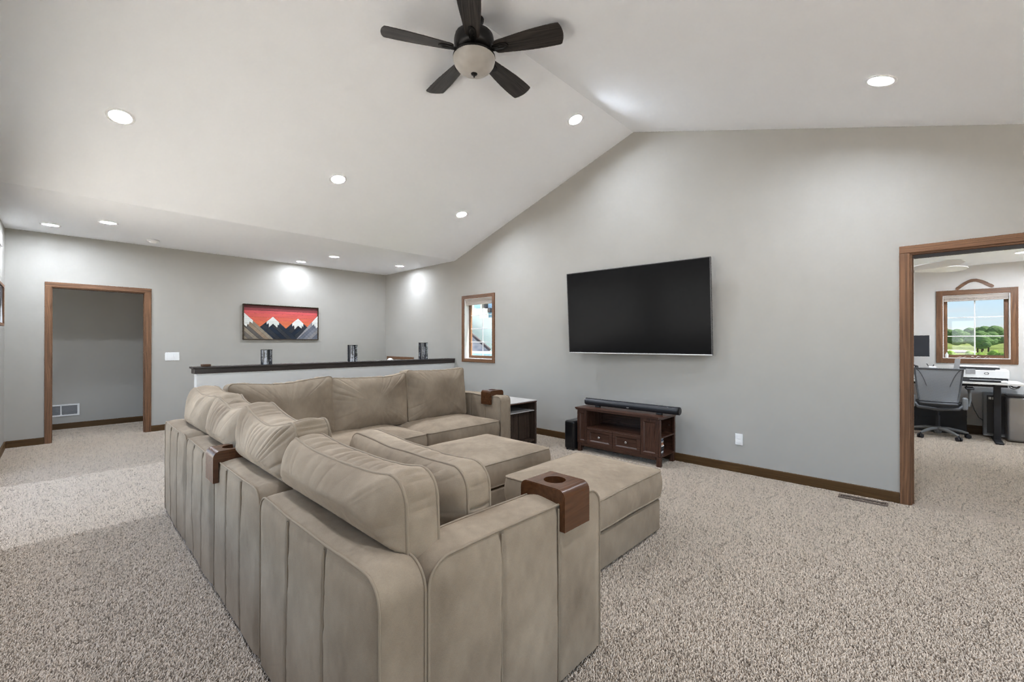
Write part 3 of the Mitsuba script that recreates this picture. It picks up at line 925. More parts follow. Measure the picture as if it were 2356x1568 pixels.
# cup holders: a wooden saddle over an arm
def cup_holder(label, M, width, length, leg_out, leg_in, top=0.062):
    """local x across the arm (0 = middle, + = outer side), y along it, z 0 = arm top."""
    w, t = width / 2, 0.024
    ol = sbox(-w - t, -leg_in, w + t, top).union(sbox(0, -leg_out, w + t, top))
    rr = 0.034
    ol = ol.buffer(-rr, quad_segs=8).buffer(rr, quad_segs=8) if False else ol
    c1 = sbox(-w - t, top - rr, -w - t + rr, top).difference(sbox(-5, -5, 5, 5).intersection(Polygon([(-w - t + rr + rr * math.cos(a), top - rr + rr * math.sin(a)) for a in np.linspace(0, 2 * PI, 64)])))
    c2 = sbox(w + t - rr, top - rr, w + t, top).difference(Polygon([(w + t - rr + rr * math.cos(a), top - rr + rr * math.sin(a)) for a in np.linspace(0, 2 * PI, 64)]))
    ol = ol.difference(c1).difference(c2).difference(sbox(-w, -1, w, 0.004))
    body = man(extrude(ol.buffer(0), length - 0.006))
    body = body + man(extrude(ol.buffer(-0.003), length)).translate((0, 0, -0.003))
    b = unman(body)
    b.apply_transform(basis((0, 0, 0), (1, 0, 0), (0, 0, 1), (0, 1, 0)))   # extrude along y
    b.invert()
    b.apply_translation((0, 0.003, 0))
    hole = trimesh.creation.cylinder(0.0455, 0.10, sections=56)
    hole.apply_translation((0, length / 2, top - 0.046 + 0.05))
    if b.volume < 0:
        b.invert()
    b = unman(man(b) - man(hole))
    b.apply_transform(M)
    solo('cup_holder', label, 'cup holder', b, 'cup_wood', 35, 'wooden cup holders on the sofa arms')


cup_holder('brown wooden cup holder on the right arm nearest the camera', basis((-1.098, 1.318, 0.692), (1, 0, 0), (0, 1, 0), (0, 0, 1)), 0.178, 0.172, 0.098, 0.085)
cup_holder('brown wooden cup holder hooked over the sofa back on the left', basis((-2.615, 0.64, 0.697), (0, -1, 0), (1, 0, 0), (0, 0, 1)) @ trimesh.transformations.translation_matrix((0, -0.165, 0)), 0.158, 0.165, 0.10, 0.085)
cup_holder('dark wooden cup holder on the far arm in front of the side table', basis((-3.665, 3.58, 0.687), (0, -1, 0), (1, 0, 0), (0, 0, 1)) @ trimesh.transformations.translation_matrix((0, -0.165, 0)), 0.17, 0.165, 0.05, 0.10)

# ------------------------------------------------------------------ side table behind the far arm
t = thing('side_table', 'dark brown side table with pale grey top behind the far sofa arm', 'side table')
sx0, sx1, sy0, sy1, sz = -4.85, -3.655, 3.72, 4.30, 0.568
part(t, 'top', rb(sx0, sx1, sy0, sy1, sz - 0.012, sz, 0.003), 'laminate', 40, label='pale grey table top')
part(t, 'top_edge', bx(sx0, sx1 - 0.001, sy0 + 0.001, sy1 - 0.001, sz - 0.024, sz - 0.012), ESP[0])
part(t, 'side_panel', rb(sx0, sx1 - 0.006, sy1 - 0.03, sy1, 0, sz - 0.024, 0.002), 'table_wood', 40)
part(t, 'side_panel', rb(sx0, sx1 - 0.006, sy0, sy0 + 0.03, 0, sz - 0.024, 0.002), 'table_wood', 40)
part(t, 'shelf', rb(sx0, sx1 - 0.02, sy0 + 0.03, sy1 - 0.03, 0.428, 0.44, 0.002), 'laminate', 40, label='pale grey shelf')
part(t, 'body', bx(sx0 + 0.05, sx1 - 0.12, sy0 + 0.03, sy1 - 0.03, 0.06, 0.428), 'table_wood')
part(t, 'door', rb(sx1 - 0.12, sx1 - 0.10, 4.055, sy1 - 0.034, 0.065, 0.425, 0.003), 'table_wood', 40)
part(t, 'door', rb(sx1 - 0.12, sx1 - 0.10, sy0 + 0.034, 4.045, 0.065, 0.425, 0.003), 'table_wood', 40)
part(t, 'bottom_rail', rb(sx0, sx1 - 0.02, sy0 + 0.03, sy1 - 0.03, 0.03, 0.06, 0.003), 'table_wood', 40)
mat('table_wood', wood((0.022, 0.013, 0.009), (0.07, 0.045, 0.032), 2, 1.1), 0.42, spec=0.4)

# ------------------------------------------------------------------ TV stand with its contents
t = thing('tv_stand', 'dark cherry wood TV stand with two drawers and an open niche', 'tv stand')
X0, X1, Yf, Yk = -3.062, -2.0, 4.36, 4.725
zt = 0.53
top_pl = Polygon([(X0 - 0.022, Yf - 0.022), (X1 - 0.02, Yf - 0.022), (X1 + 0.022, Yf + 0.02), (X1 + 0.022, Yk), (X0 - 0.022, Yk)]).buffer(-0.01).buffer(0.01)
part(t, 'top', cat([extrude(top_pl, 0.016, basis((0, 0, zt - 0.016), (1, 0, 0), (0, 1, 0), (0, 0, 1))), extrude(top_pl.buffer(-0.009), 0.012, basis((0, 0, zt - 0.028), (1, 0, 0), (0, 1, 0), (0, 0, 1)))]), ESP[0], 30)
nx0, nx1 = -2.925, -2.235          # open niche and drawers between these
part(t, 'side_panel', bx(X0, X0 + 0.018, Yf + 0.01, Yk, 0.085, zt - 0.028), ESP[2])
part(t, 'divider', bx(nx0 - 0.016, nx0, Yf + 0.01, Yk - 0.01, 0.085, zt - 0.028), ESP[2])
part(t, 'divider', bx(nx1, nx1 + 0.016, Yf + 0.01, Yk - 0.01, 0.085, zt - 0.028), ESP[2])
hole = Polygon([(-2.355 + 0.021 * math.cos(a), 0.448 + 0.021 * math.sin(a)) for a in np.linspace(0, 2 * PI, 40)])
hole2 = Polygon([(-2.07 + 0.009 * math.cos(a), 0.39 + 0.009 * math.sin(a)) for a in np.linspace(0, 2 * PI, 20)])
part(t, 'back_panel', extrude(sbox(X0, 0.085, X1, zt - 0.028).difference(hole).difference(hole2), 0.006, XZ(Yk - 0.006)), ESP[0])
gm = lathe([(0.017, -0.002), (0.026, -0.002), (0.026, 0.003), (0.017, 0.003), (0.017, -0.002)], 32)
gm = cat([gm, lathe([(0, 0), (0.0175, 0), (0.0175, 0.002), (0, 0.002)], 32)])
gm.apply_transform(RX(PI / 2))
gm.apply_translation((-2.355, Yk - 0.008, 0.448))
part(t, 'lit_hole_disc', gm, 'silver', 40, label='round silver disc standing for the lit wall in the cable hole')  # pale disc in place of the lit wall behind the hole
part(t, 'niche_floor', bx(nx0, nx1, Yf + 0.004, Yk - 0.006, 0.293, 0.308), ESP[0])
part(t, 'bottom_board', bx(X0, X1 - 0.03, Yf + 0.01, Yk, 0.085, 0.10), ESP[0])


def framed_front(parent, x0, x1, z0, z1, rail, name, knob=False):
    o = part(parent, name, cat([rb(x0, x1, Yf, Yf + 0.018, z0, z0 + rail, 0.002), rb(x0, x1, Yf, Yf + 0.018, z1 - rail, z1, 0.002),
                                rb(x0, x0 + rail, Yf, Yf + 0.018, z0 + rail, z1 - rail, 0.002), rb(x1 - rail, x1, Yf, Yf + 0.018, z0 + rail, z1 - rail, 0.002)]), ESP[0] if (x1 - x0) > 0.25 else ESP[2], 40)
    b = 0.012
    rim = [(x0 + rail, z0 + rail), (x1 - rail, z0 + rail), (x1 - rail, z1 - rail), (x0 + rail, z1 - rail)]
    inn = [(x0 + rail + b, z0 + rail + b), (x1 - rail - b, z0 + rail + b), (x1 - rail - b, z1 - rail - b), (x0 + rail + b, z1 - rail - b)]
    V = [(x, Yf + 0.003, z) for x, z in rim] + [(x, Yf + 0.013, z) for x, z in inn]
    F = []
    for i in range(4):
        j = (i + 1) % 4
        F += [(i, j, 4 + j), (i, 4 + j, 4 + i)]
    F += [(4, 5, 6), (4, 6, 7)]
    part(o, 'panel', trimesh.Trimesh(V, F, process=False), ESP[0] if (x1 - x0) > 0.25 else ESP[2])
    if knob:
        kx, kz = (x0 + x1) / 2, (z0 + z1) / 2 + 0.004
        kn = lathe([(0, 0), (0.006, 0), (0.005, 0.012), (0.012, 0.016), (0.014, 0.022), (0.010, 0.027), (0, 0.028)], 20)
        kn.apply_transform(RX(PI / 2))
        kn.apply_translation((kx, Yf + 0.012, kz))
        part(o, 'knob', kn, 'nickel', 40, label='round metal knob')


nm = (nx0 + nx1) / 2
framed_front(t, nx0, nm - 0.002, 0.102, 0.292, 0.040, 'drawer', True)
framed_front(t, nm + 0.002, nx1, 0.102, 0.292, 0.040, 'drawer', True)
framed_front(t, X0, nx0 - 0.003, 0.102, zt - 0.03, 0.034, 'front_panel')
framed_front(t, nx1 + 0.003, X1 - 0.03, 0.102, zt - 0.03, 0.034, 'front_panel')
part(t, 'corner_post', rb(X1 - 0.032, X1 - 0.006, Yf + 0.001, Yf + 0.03, 0.102, zt - 0.03, 0.008), ESP[2], 40)
for zz in (0.300, 0.100):
    sh = Polygon([(nx1 + 0.016, Yf + 0.018), (X1 - 0.03, Yf + 0.018), (X1 - 0.004, Yf + 0.05), (X1, Yf + 0.10), (X1, Yk - 0.006), (nx1 + 0.016, Yk - 0.006)]).buffer(-0.01).buffer(0.01)
    part(t, 'side_shelf', extrude(sh, 0.015, basis((0, 0, zz), (1, 0, 0), (0, 1, 0), (0, 0, 1))), ESP[0], 30)
part(t, 'rear_post', bx(X1 - 0.02, X1, Yk - 0.03, Yk, 0.085, zt - 0.028), ESP[2])
part(t, 'base_rail', rb(X0 + 0.05, X1 - 0.06, Yf + 0.004, Yf + 0.02, 0.068, 0.101, 0.003), ESP[0], 40)
for a, b in ((X0 + 0.002, Yf + 0.002), (X1 - 0.052, Yf + 0.002), (X0 + 0.002, Yk - 0.05), (X1 - 0.05, Yk - 0.05)):
    part(t, 'leg', rb(a, a + 0.046, b, b + 0.046, 0, 0.101, 0.004), ESP[2], 40)

cols = [('silver-blue', (0.35, 0.40, 0.45)), ('navy', (0.02, 0.05, 0.10)), ('pale blue', (0.45, 0.52, 0.60)), ('cream', (0.62, 0.52, 0.40)), ('brick red', (0.42, 0.14, 0.08)), ('tan', (0.50, 0.33, 0.22)),
        ('white', (0.70, 0.70, 0.68)), ('black', (0.015, 0.015, 0.016)), ('charcoal', (0.03, 0.03, 0.035)), ('black', (0.012, 0.012, 0.014)), ('dark grey', (0.04, 0.042, 0.045)), ('white', (0.78, 0.78, 0.77)), ('grey', (0.25, 0.26, 0.27))]
nth = ['topmost', 'second from the top', 'third from the top', 'fourth from the top', 'fifth from the top', 'sixth from the top', 'seventh from the top', 'seventh from the bottom', 'fifth from the bottom',
       'fourth from the bottom', 'third from the bottom', 'second from the bottom', 'bottommost']
nth[7] = 'sixth from the bottom'
zz = 0.116 + len(cols) * 0.0125
rr_ = random.Random(4)
for k, (cn, c) in enumerate(cols):
    mat(f'case_{k}', c, 0.3)
    zz -= 0.0125
    dx = rr_.uniform(-0.004, 0.004)
    d = thing('disc_case', f'{cn} disc case, {nth[k]} in the stack on the TV stand', 'disc case', 'disc cases on the side shelf')
    part(d, 'cover', rb(-2.20 + dx, -2.045 + dx, 4.395 + dx, 4.53 + dx, zz + 0.0003, zz + 0.0122, 0.002), f'case_{k}', 40)

sb = thing('soundbar', 'black cylindrical soundbar lying on top of the TV stand', 'soundbar')
sr = 0.042
ax_ = [(-3.035, 4.52, 0.589), (-1.868, 4.52, 0.589)]
part(sb, 'body', tube([(-3.033, 4.52, 0.589), (-1.872, 4.52, 0.589)], sr, 40), 'soundbar_cloth', 40)
part(sb, 'end_cap', lathe([(0, -0.006), (sr - 0.006, -0.006), (sr + 0.001, 0.0), (sr + 0.001, 0.012), (0, 0.012)], 40), 'black_gloss', 40)
scene[sb + '__end_cap']['to_world'] = T().translate([-3.035, 4.52, 0.589]).rotate([0, 1, 0], 90)
part(sb, 'end_cap', lathe([(0, -0.006), (sr - 0.006, -0.006), (sr + 0.001, 0.0), (sr + 0.001, 0.012), (0, 0.012)], 40), 'black_gloss', 40)
scene[sb + '__end_cap_001']['to_world'] = T().translate([-1.866, 4.52, 0.589]).rotate([0, 1, 0], -90)
part(sb, 'foot', rb(-2.90, -2.84, 4.50, 4.54, 0.53, 0.552, 0.004), 'black_matte', 40)
part(sb, 'foot', rb(-2.12, -2.06, 4.50, 4.54, 0.53, 0.552, 0.004), 'black_matte', 40)
part(sb, 'badge', rb(-2.465, -2.435, 4.4775, 4.482, 0.567, 0.573, 0.001), 'silver')
mat('soundbar_cloth', (0.012, 0.013, 0.016), 0.42, spec=0.5)

s = thing('subwoofer', 'glossy black subwoofer box on the carpet left of the TV stand', 'subwoofer')
part(s, 'cabinet', rb(-3.215, -3.072, 4.30, 4.66, 0.012, 0.36, 0.028, 5), 'black_gloss', 40)
for a, b in ((-3.19, 4.33), (-3.10, 4.33), (-3.19, 4.62), (-3.10, 4.62)):
    part(s, 'foot', cyl(0.012, (a, b, 0), (a, b, 0.016), 12), 'black_matte')

# ------------------------------------------------------------------ television on the back wall
W, Hh = 1.7604, 1.0297
yw, tl = 0.0532, 0.0662
er = np.array([math.cos(yw), math.sin(yw), 0])
n0 = np.array([math.sin(yw), -math.cos(yw), 0])
eu = np.array([0, 0, 1]) * math.cos(tl) + n0 * math.sin(tl)
en = np.cross(er, eu)                      # towards the viewer
M = basis((-2.4653, 4.60, 1.6894), er, -en, eu)   # local x right, y into the wall, z up
t = thing('television', 'large flat black television tilted down on the grey wall', 'television')


def tv(*b, r=0.002):
    m = rb(*b, r)
    m.apply_transform(M)
    return m


part(t, 'cabinet', cat([tv(-W / 2, W / 2, 0.004, 0.030, -Hh / 2 + 0.002, Hh / 2, r=0.004), tv(-0.55, 0.55, 0.030, 0.062, -0.40, 0.15, r=0.01)]), 'black_matte', 40)
part(t, 'screen', tv(-W / 2 + 0.009, W / 2 - 0.009, 0.0015, 0.006, -Hh / 2 + 0.019, Hh / 2 - 0.009, r=0.0005), 'tv_screen')
part(t, 'bezel', cat([tv(-W / 2, -W / 2 + 0.009, -0.001, 0.012, -Hh / 2 + 0.016, Hh / 2), tv(W / 2 - 0.009, W / 2, -0.001, 0.012, -Hh / 2 + 0.016, Hh / 2), tv(-W / 2, W / 2, -0.001, 0.012, Hh / 2 - 0.009, Hh / 2)]), 'tv_frame', 40)
part(t, 'bottom_trim', tv(-W / 2, W / 2, -0.003, 0.02, -Hh / 2, -Hh / 2 + 0.017, r=0.004), 'silver', 40, label='silver strip along the bottom edge')
part(t, 'wall_mount', cat([bx(-2.62, -2.32, YB - 0.02, YB, 1.50, 1.85), bx(-2.50, -2.44, 4.655, YB - 0.015, 1.60, 1.74)]), 'black_matte')
mat('tv_frame', (0.10, 0.10, 0.10), 0.35, 0.6)

# ------------------------------------------------------------------ decor and fixtures
t = thing('wall_art', 'wooden plank wall art of snow-capped mountains under a red sunset above the half wall', 'wall art')
ay0, ay1, az0, az1 = 2.102, 3.345, 1.362, 1.967
fw, fd = 0.014, 0.045
part(t, 'frame_rail', rb(XA + 0.004, XA + fd, ay0, ay1, az1 - fw, az1, 0.003), 'rustic', 40)
part(t, 'frame_rail', rb(XA + 0.004, XA + fd, ay0, ay1, az0, az0 + fw, 0.003), 'rustic', 40)
part(t, 'frame_stile', rb(XA + 0.004, XA + fd, ay0, ay0 + fw, az0 + fw, az1 - fw, 0.003), 'rustic', 40)
part(t, 'frame_stile', rb(XA + 0.004, XA + fd, ay1 - fw, ay1, az0 + fw, az1 - fw, 0.003), 'rustic', 40)
part(t, 'backing', bx(XA + 0.001, XA + 0.010, ay0 + 0.004, ay1 - 0.004, az0 + 0.004, az1 - 0.004), 'rustic')
iy0, iy1, iz0, iz1 = ay0 + fw, ay1 - fw, az0 + fw, az1 - fw
AW, AH = iy1 - iy0, iz1 - iz0


def art_col(p, n, uv):
    w = fbm(p.y * 5, p.z * 60, 0.4, 3)
    return 0.72 + 0.5 * w


def stain(name, c):
    def fn(p, n, uv):
        return (mi.Color3f(*c) * 0.86 + 0.012) * art_col(p, n, uv)
    mat(name, proc(fn), 0.65, spec=0.2)
    return name


def stain_tilt(name, c, s):
    def fn(p, n, uv):
        a, b = (p.y + s * p.z) * 0.7071, (p.y * -s + p.z) * 0.7071
        g = fbm(b * 5, a * 60, 0.4, 3)
        h = noise(p.y * 6, p.z * 6)
        return mi.Color3f(*c) * (0.6 + 0.75 * g) * (0.8 + 0.4 * h)
    mat(name, proc(fn), 0.65, spec=0.2)
    return name


def pf(pts):
    return Polygon([(iy0 + u * AW, iz1 - v * AH) for u, v in pts])


sky_rows = [(0, 0.075, rgb(92, 40, 40)), (0.075, 0.15, rgb(140, 62, 66)), (0.15, 0.235, rgb(204, 86, 88)), (0.235, 0.34, rgb(210, 92, 84)), (0.34, 0.45, rgb(212, 98, 78)), (0.45, 0.56, rgb(216, 108, 74)), (0.56, 0.70, rgb(218, 116, 74))]
for k, (v0, v1, c) in enumerate(sky_rows):
    q = pf([(0, v0 + 0.003), (1, v0 + 0.003), (1, v1), (0, v1)])
    part(t, 'sky_plank', extrude(q, 0.008 + 0.002 * (k % 2), YZ(XA + 0.010)), stain(f'sky_stain_{k}', c))
m1 = pf([(-0.001, 0.235), (0.01, 0.25), (0.375, 1.0), (-0.001, 1.0)])
m4 = pf([(1.0, 0.25), (0.69, 1.0), (1.0, 1.0)])
m2 = pf([(0.368, 0.33), (0.13, 0.78), (0.13, 1.0), (0.70, 1.0), (0.70, 0.98)])
m3_ = pf([(0.712, 0.35), (0.45, 0.87), (0.45, 1.0), (0.95, 1.0), (0.95, 0.82)])
m2 = m2.difference(m1)
m3_ = m3_.difference(m4).difference(m2.buffer(0.0))
r_ = random.Random(9)


def strips(poly, s, width, cols, x0, th, tag):
    """Cut a peak into slanted planks (s = slope direction) and add each."""
    c = poly.centroid
    k = 0
    for i in range(-14, 15):
        st = sbox(-2, i * width + 0.0012, 2, (i + 1) * width - 0.0012)
        st = affinity.translate(affinity.rotate(st, math.degrees(math.atan2(s * AH * 0.75, AW * 0.375)), origin=(0, 0)), c.x, c.y)
        q = poly.intersection(st)
        for g in getattr(q, 'geoms', [q]):
            if g.geom_type == 'Polygon' and g.area > 1e-4:
                part(t, 'peak_plank', extrude(g, th + r_.uniform(0, 0.003), YZ(x0)), cols[k % len(cols)])
                k += 1


gl = [stain_tilt(f'peak_grey_{i}', c, -1) for i, c in enumerate([rgb(128, 118, 104), rgb(104, 98, 92), rgb(132, 122, 108), rgb(88, 84, 80), rgb(134, 116, 98)])]
gr = [stain_tilt(f'peak_slate_{i}', c, 1) for i, c in enumerate([rgb(112, 114, 122), rgb(92, 96, 106), rgb(128, 126, 128)])]
dk = [stain_tilt(f'peak_dark_{i}', c, -1) for i, c in enumerate([rgb(36, 44, 56), rgb(44, 48, 54), rgb(30, 40, 54), rgb(50, 52, 56)])]
strips(m2, -1, 0.062, dk, XA + 0.012, 0.012, 'b')
strips(m3_, 1, 0.062, dk, XA + 0.012, 0.010, 'c')
strips(m1, -1, 0.055, gl, XA + 0.012, 0.016, 'a')
strips(m4, 1, 0.055, gr, XA + 0.012, 0.016, 'd')
stain('snow_white', (0.74, 0.75, 0.71))
for pts in ([(0, 0.235), (0.01, 0.25), (0.112, 0.455), (0.108, 0.545), (0.070, 0.485), (0.062, 0.58), (0.044, 0.56), (0.036, 0.64), (0.0, 0.58)],
            [(0.368, 0.325), (0.285, 0.485), (0.288, 0.565), (0.312, 0.515), (0.315, 0.645), (0.368, 0.535), (0.425, 0.655), (0.432, 0.555), (0.448, 0.58), (0.450, 0.495)],
            [(0.712, 0.35), (0.630, 0.505), (0.632, 0.605), (0.656, 0.555), (0.664, 0.69), (0.712, 0.575), (0.762, 0.665), (0.768, 0.575), (0.786, 0.62), (0.788, 0.505)],
            [(1.0, 0.25), (0.915, 0.455), (0.922, 0.56), (0.945, 0.50), (0.955, 0.60), (0.965, 0.55), (0.976, 0.655), (1.0, 0.60)]):
    part(t, 'snow_cap', extrude(pf(pts).buffer(0), 0.008, YZ(XA + 0.027)), 'snow_white')


# candle holders on the half wall
def birch(p, n, uv):
    a = p.y * 60 + p.x * 45
    tr = noise(a * 0.9, p.z * 5)
    br = fbm(a * 1.6, p.z * 70, 0.2, 3)
    t_ = smoothstep(0.52, 0.70, tr * 0.5 + br * 0.5)
    return mix((0.010, 0.011, 0.016), (0.34, 0.35, 0.38), t_)


mat('birch_glass', proc(birch), 0.14, spec=0.6)
for y, r, h, lab in ((1.795, 0.064, 0.185, 'birch-pattern candle holder on the left of the half wall, below the mountain art'),
                     (2.927, 0.068, 0.238, 'birch-pattern candle holder on the half wall, right of the mountain art'),
                     (4.150, 0.076, 0.272, 'birch-pattern candle holder on the half wall, nearest the TV wall')):
    c = thing('candle_holder', lab, 'candle holder', 'candle holders on the half wall')
    part(c, 'body', lathe([(0, 0), (r, 0), (r, h), (r - 0.004, h), (r - 0.005, 0.02), (0, 0.018)], 48, (-6.0, y, 1.0415)), 'birch_glass', 40)
    part(c, 'rim', lathe([(r - 0.005, h - 0.006), (r + 0.0015, h - 0.006), (r + 0.0015, h + 0.001), (r - 0.005, h + 0.001), (r - 0.005, h - 0.006)], 48, (-6.0, y, 1.0415)), 'black_gloss', 40)
solo('coaster_block', 'small flat brown wooden block on the left end of the half wall', 'coaster', rb(-6.03, -5.95, 1.115, 1.20, 1.0412, 1.066, 0.004), 'cup_wood', 40)
g = thing('stair_lamp', 'small white globe lamp just showing over the half wall in the stair corner', 'lamp')
part(g, 'globe', trimesh.creation.icosphere(3, 0.055).apply_translation((-6.9, 4.07, 0.985)), 'white_plastic', True)
part(g, 'stem', cyl(0.012, (-6.9, 4.07, 0.0), (-6.9, 4.07, 0.935)), 'silver')

# wall plates
sp = thing('switch_plate', 'white three-gang rocker light switch right of the closet opening', 'light switch')
part(sp, 'plate', rb(XA, XA + 0.006, 1.083, 1.258, 1.043, 1.167, 0.003), 'white_plastic', 40)
for k in range(3):
    y = 1.1245 + k * 0.046
    part(sp, 'rocker', rb(XA + 0.004, XA + 0.0095, y - 0.0165, y + 0.0165, 1.071, 1.139, 0.002), 'white_plastic', 40)
ot = thing('wall_outlet', 'white duplex wall outlet low on the TV wall', 'outlet')
part(ot, 'plate', rb(-1.392, -1.321, YB - 0.006, YB, 0.278, 0.392, 0.003), 'white_plastic', 40)
for z in (0.316, 0.355):
    part(ot, 'socket', rb(-1.374, -1.339, YB - 0.009, YB - 0.004, z - 0.016, z + 0.016, 0.006), 'white_metal', 40)
fr = thing('floor_register', 'narrow brown floor vent in the carpet before the baseboard', 'floor vent')
part(fr, 'frame', cat([rb(-0.53, -0.21, 4.575, 4.587, 0.0, 0.012, 0.002), rb(-0.53, -0.21, 4.645, 4.657, 0.0, 0.012, 0.002), rb(-0.53, -0.515, 4.587, 4.645, 0, 0.012, 0.002), rb(-0.225, -0.21, 4.587, 4.645, 0, 0.012, 0.002)]), 'vent_brown')
for k in range(12):
    x = -0.505 + k * 0.0245
    part(fr, 'louver', bx(x, x + 0.004, 4.587, 4.645, -0.002, 0.009), 'vent_brown')
part(fr, 'duct', bx(-0.515, -0.225, 4.587, 4.645, -0.16, -0.15), 'steel')
mat('vent_brown', (0.12, 0.09, 0.07), 0.5)
rv = thing('wall_register', 'white wall return vent low on the closet back wall', 'wall vent')
ry0, ry1, rz0, rz1 = -0.30, 0.204, 0.195, 0.374
part(rv, 'frame', cat([rb(CXB, CXB + 0.012, ry0, ry1, rz1 - 0.022, rz1, 0.002), rb(CXB, CXB + 0.012, ry0, ry1, rz0, rz0 + 0.022, 0.002), rb(CXB, CXB + 0.012, ry0, ry0 + 0.022, rz0, rz1, 0.002), rb(CXB, CXB + 0.012, ry1 - 0.024, ry1, rz0, rz1, 0.002),
                       rb(CXB, CXB + 0.012, -0.002, 0.012, rz0, rz1, 0.002), rb(CXB, CXB + 0.012, -0.164, -0.15, rz0, rz1, 0.002)]), 'white_metal', 40)
part(rv, 'duct', cat([bx(CXB - 0.5, CXB - 0.49, -0.30, 0.20, 0.19, 0.37), bx(CXB - 0.49, CXB - 0.1, -0.30, 0.20, 0.355, 0.365), bx(CXB - 0.49, CXB - 0.1, -0.30, 0.20, 0.2, 0.21), bx(CXB - 0.49, CXB - 0.1, -0.295, -0.285, 0.2, 0.36), bx(CXB - 0.49, CXB - 0.1, 0.185, 0.195, 0.2, 0.36)]), 'steel')
for k in range(10):
    z = rz0 + 0.028 + k * 0.0128
    b = bx(-0.005, 0.005, ry0 + 0.022, ry1 - 0.022, -0.001, 0.001)
    b.apply_transform(RY(0.7))
    b.apply_translation((CXB + 0.007, 0, z))
    part(rv, 'louver', b, 'mid_grey')

# the little that shows of the near-left wall: framed photograph and white chime box
pc = thing('framed_picture', 'brown framed black and white picture on the left wall at the edge of the view', 'picture')
px0, px1, pz0, pz1 = -7.668, -6.95, 1.505, 1.977
for b in ((px0, px1, pz1 - 0.03, pz1), (px0, px1, pz0, pz0 + 0.03)):
    part(pc, 'frame_rail', rb(b[0], b[1], YC + 0.002, YC + 0.036, b[2], b[3], 0.003), OAK[0], 40)
for b in ((px0, px0 + 0.03), (px1 - 0.03, px1)):
    part(pc, 'frame_stile', rb(b[0], b[1], YC + 0.002, YC + 0.036, pz0 + 0.03, pz1 - 0.03, 0.003), OAK[2], 40)


def photo_col(p, n, uv):
    g = fbm(p.x * 9, p.z * 6, 0.1, 4)
    return mix((0.012, 0.013, 0.018), (0.55, 0.57, 0.60), smoothstep(0.45, 0.72, g))


mat('photo_print', proc(photo_col), 0.4)
part(pc, 'print', bx(px0 + 0.028, px1 - 0.028, YC + 0.002, YC + 0.022, pz0 + 0.028, pz1 - 0.028), 'photo_print')
ch = thing('wall_chime', 'small white box high on the left wall at the edge of the view', 'chime box')
part(ch, 'housing', rb(-7.372, -7.16, YC, YC + 0.036, 2.375, 2.52, 0.014, 4), 'white_plastic', 40)
part(ch, 'vent_slot', bx(-7.358, -7.18, YC + 0.03, YC + 0.0365, 2.372, 2.378), 'mid_grey')

# ------------------------------------------------------------------ the office beyond the doorway
t = thing('standing_desk', 'standing desk with pale top and black column leg in the office', 'desk')
dz = 0.79
dy0, dy1 = 8.34, 9.04
pl = Polygon([(-0.75, dy0), (0.93, dy0), (0.93, dy1), (-0.75, dy1)]).buffer(-0.03).buffer(0.03)
part(t, 'top', extrude(pl, 0.022, basis((0, 0, dz - 0.022), (1, 0, 0), (0, 1, 0), (0, 0, 1))), 'desk_top', 30)
mat('desk_top', (0.66, 0.64, 0.60), 0.35)
part(t, 'crossbar', rb(-0.6, 0.80, 8.60, 8.68, dz - 0.07, dz - 0.023, 0.004), 'black_matte', 40)
for x in (-0.55, 0.675):
    part(t, 'leg', rb(x, x + 0.066, 8.60, 8.66, 0.02, dz - 0.05, 0.004), 'black_matte', 40)
    part(t, 'top_bracket', rb(x - 0.01, x + 0.076, dy0 + 0.04, dy1 - 0.06, dz - 0.045, dz - 0.022, 0.004), 'black_matte', 40)
    part(t, 'foot', rb(x - 0.004, x + 0.07, 8.34, 8.98, 0.0, 0.026, 0.008), 'black_matte', 40)
solo('file_cabinet', 'black cabinet panel under the desk behind the office chair', 'cabinet', cat([rb(-0.45, 0.443, 8.90, 9.06, 0.0, 0.43, 0.006), bx(-0.44, 0.43, 8.896, 8.902, 0.21, 0.216)]), 'black_matte', 40)

# printer
pr_ = thing('printer', 'white and grey printer on the right end of the office desk', 'printer')
p0, p1, q0, q1 = 0.375, 0.80, 8.44, 8.80
part(pr_, 'base', rb(p0 + 0.01, p1 - 0.01, q0 + 0.02, q1, dz + 0.004, dz + 0.055, 0.006), 'dark_grey', 40)
part(pr_, 'output_slot', rb(p0 + 0.07, p1 - 0.07, q0 - 0.02, q0 + 0.05, dz + 0.028, dz + 0.036, 0.003), 'mid_grey', 40)
part(pr_, 'front', rb(p0, p1, q0, q1, dz + 0.058, dz + 0.160, 0.008), 'white_plastic', 40)
part(pr_, 'panel', rb(p0 + 0.035, p0 + 0.125, q0 - 0.006, q0 + 0.01, dz + 0.105, dz + 0.172, 0.004), 'mid_grey', 40, label='grey control panel')
part(pr_, 'scanner', rb(p0 - 0.02, p1 - 0.08, q0 + 0.03, q1, dz + 0.160, dz + 0.196, 0.006), 'dark_grey', 40)
part(pr_, 'lid', rb(p0 - 0.025, p1 - 0.085, q0 + 0.02, q1, dz + 0.196, dz + 0.208, 0.005), 'white_plastic', 40)
part(pr_, 'side_lid', rb(p1 - 0.12, p1 - 0.005, q0 + 0.01, q1 - 0.05, dz + 0.160, dz + 0.171, 0.005), 'white_plastic', 40)
em = lathe([(0.013, -0.001), (0.018, -0.001), (0.018, 0.002), (0.013, 0.002), (0.013, -0.001)], 32)
em.apply_transform(RX(PI / 2))
em.apply_scale((1.25, 1, 0.85))
em.apply_translation((p0 + 0.225, q0 - 0.001, dz + 0.118))
part(pr_, 'emblem', em, 'dark_grey', 40)
bn = extrude(Polygon([(0, 0), (0.055, 0), (0.085, 0.305), (0.032, 0.305)]), 0.02, XZ(8.36))
bn.apply_translation((p0 - 0.10, 0, dz))
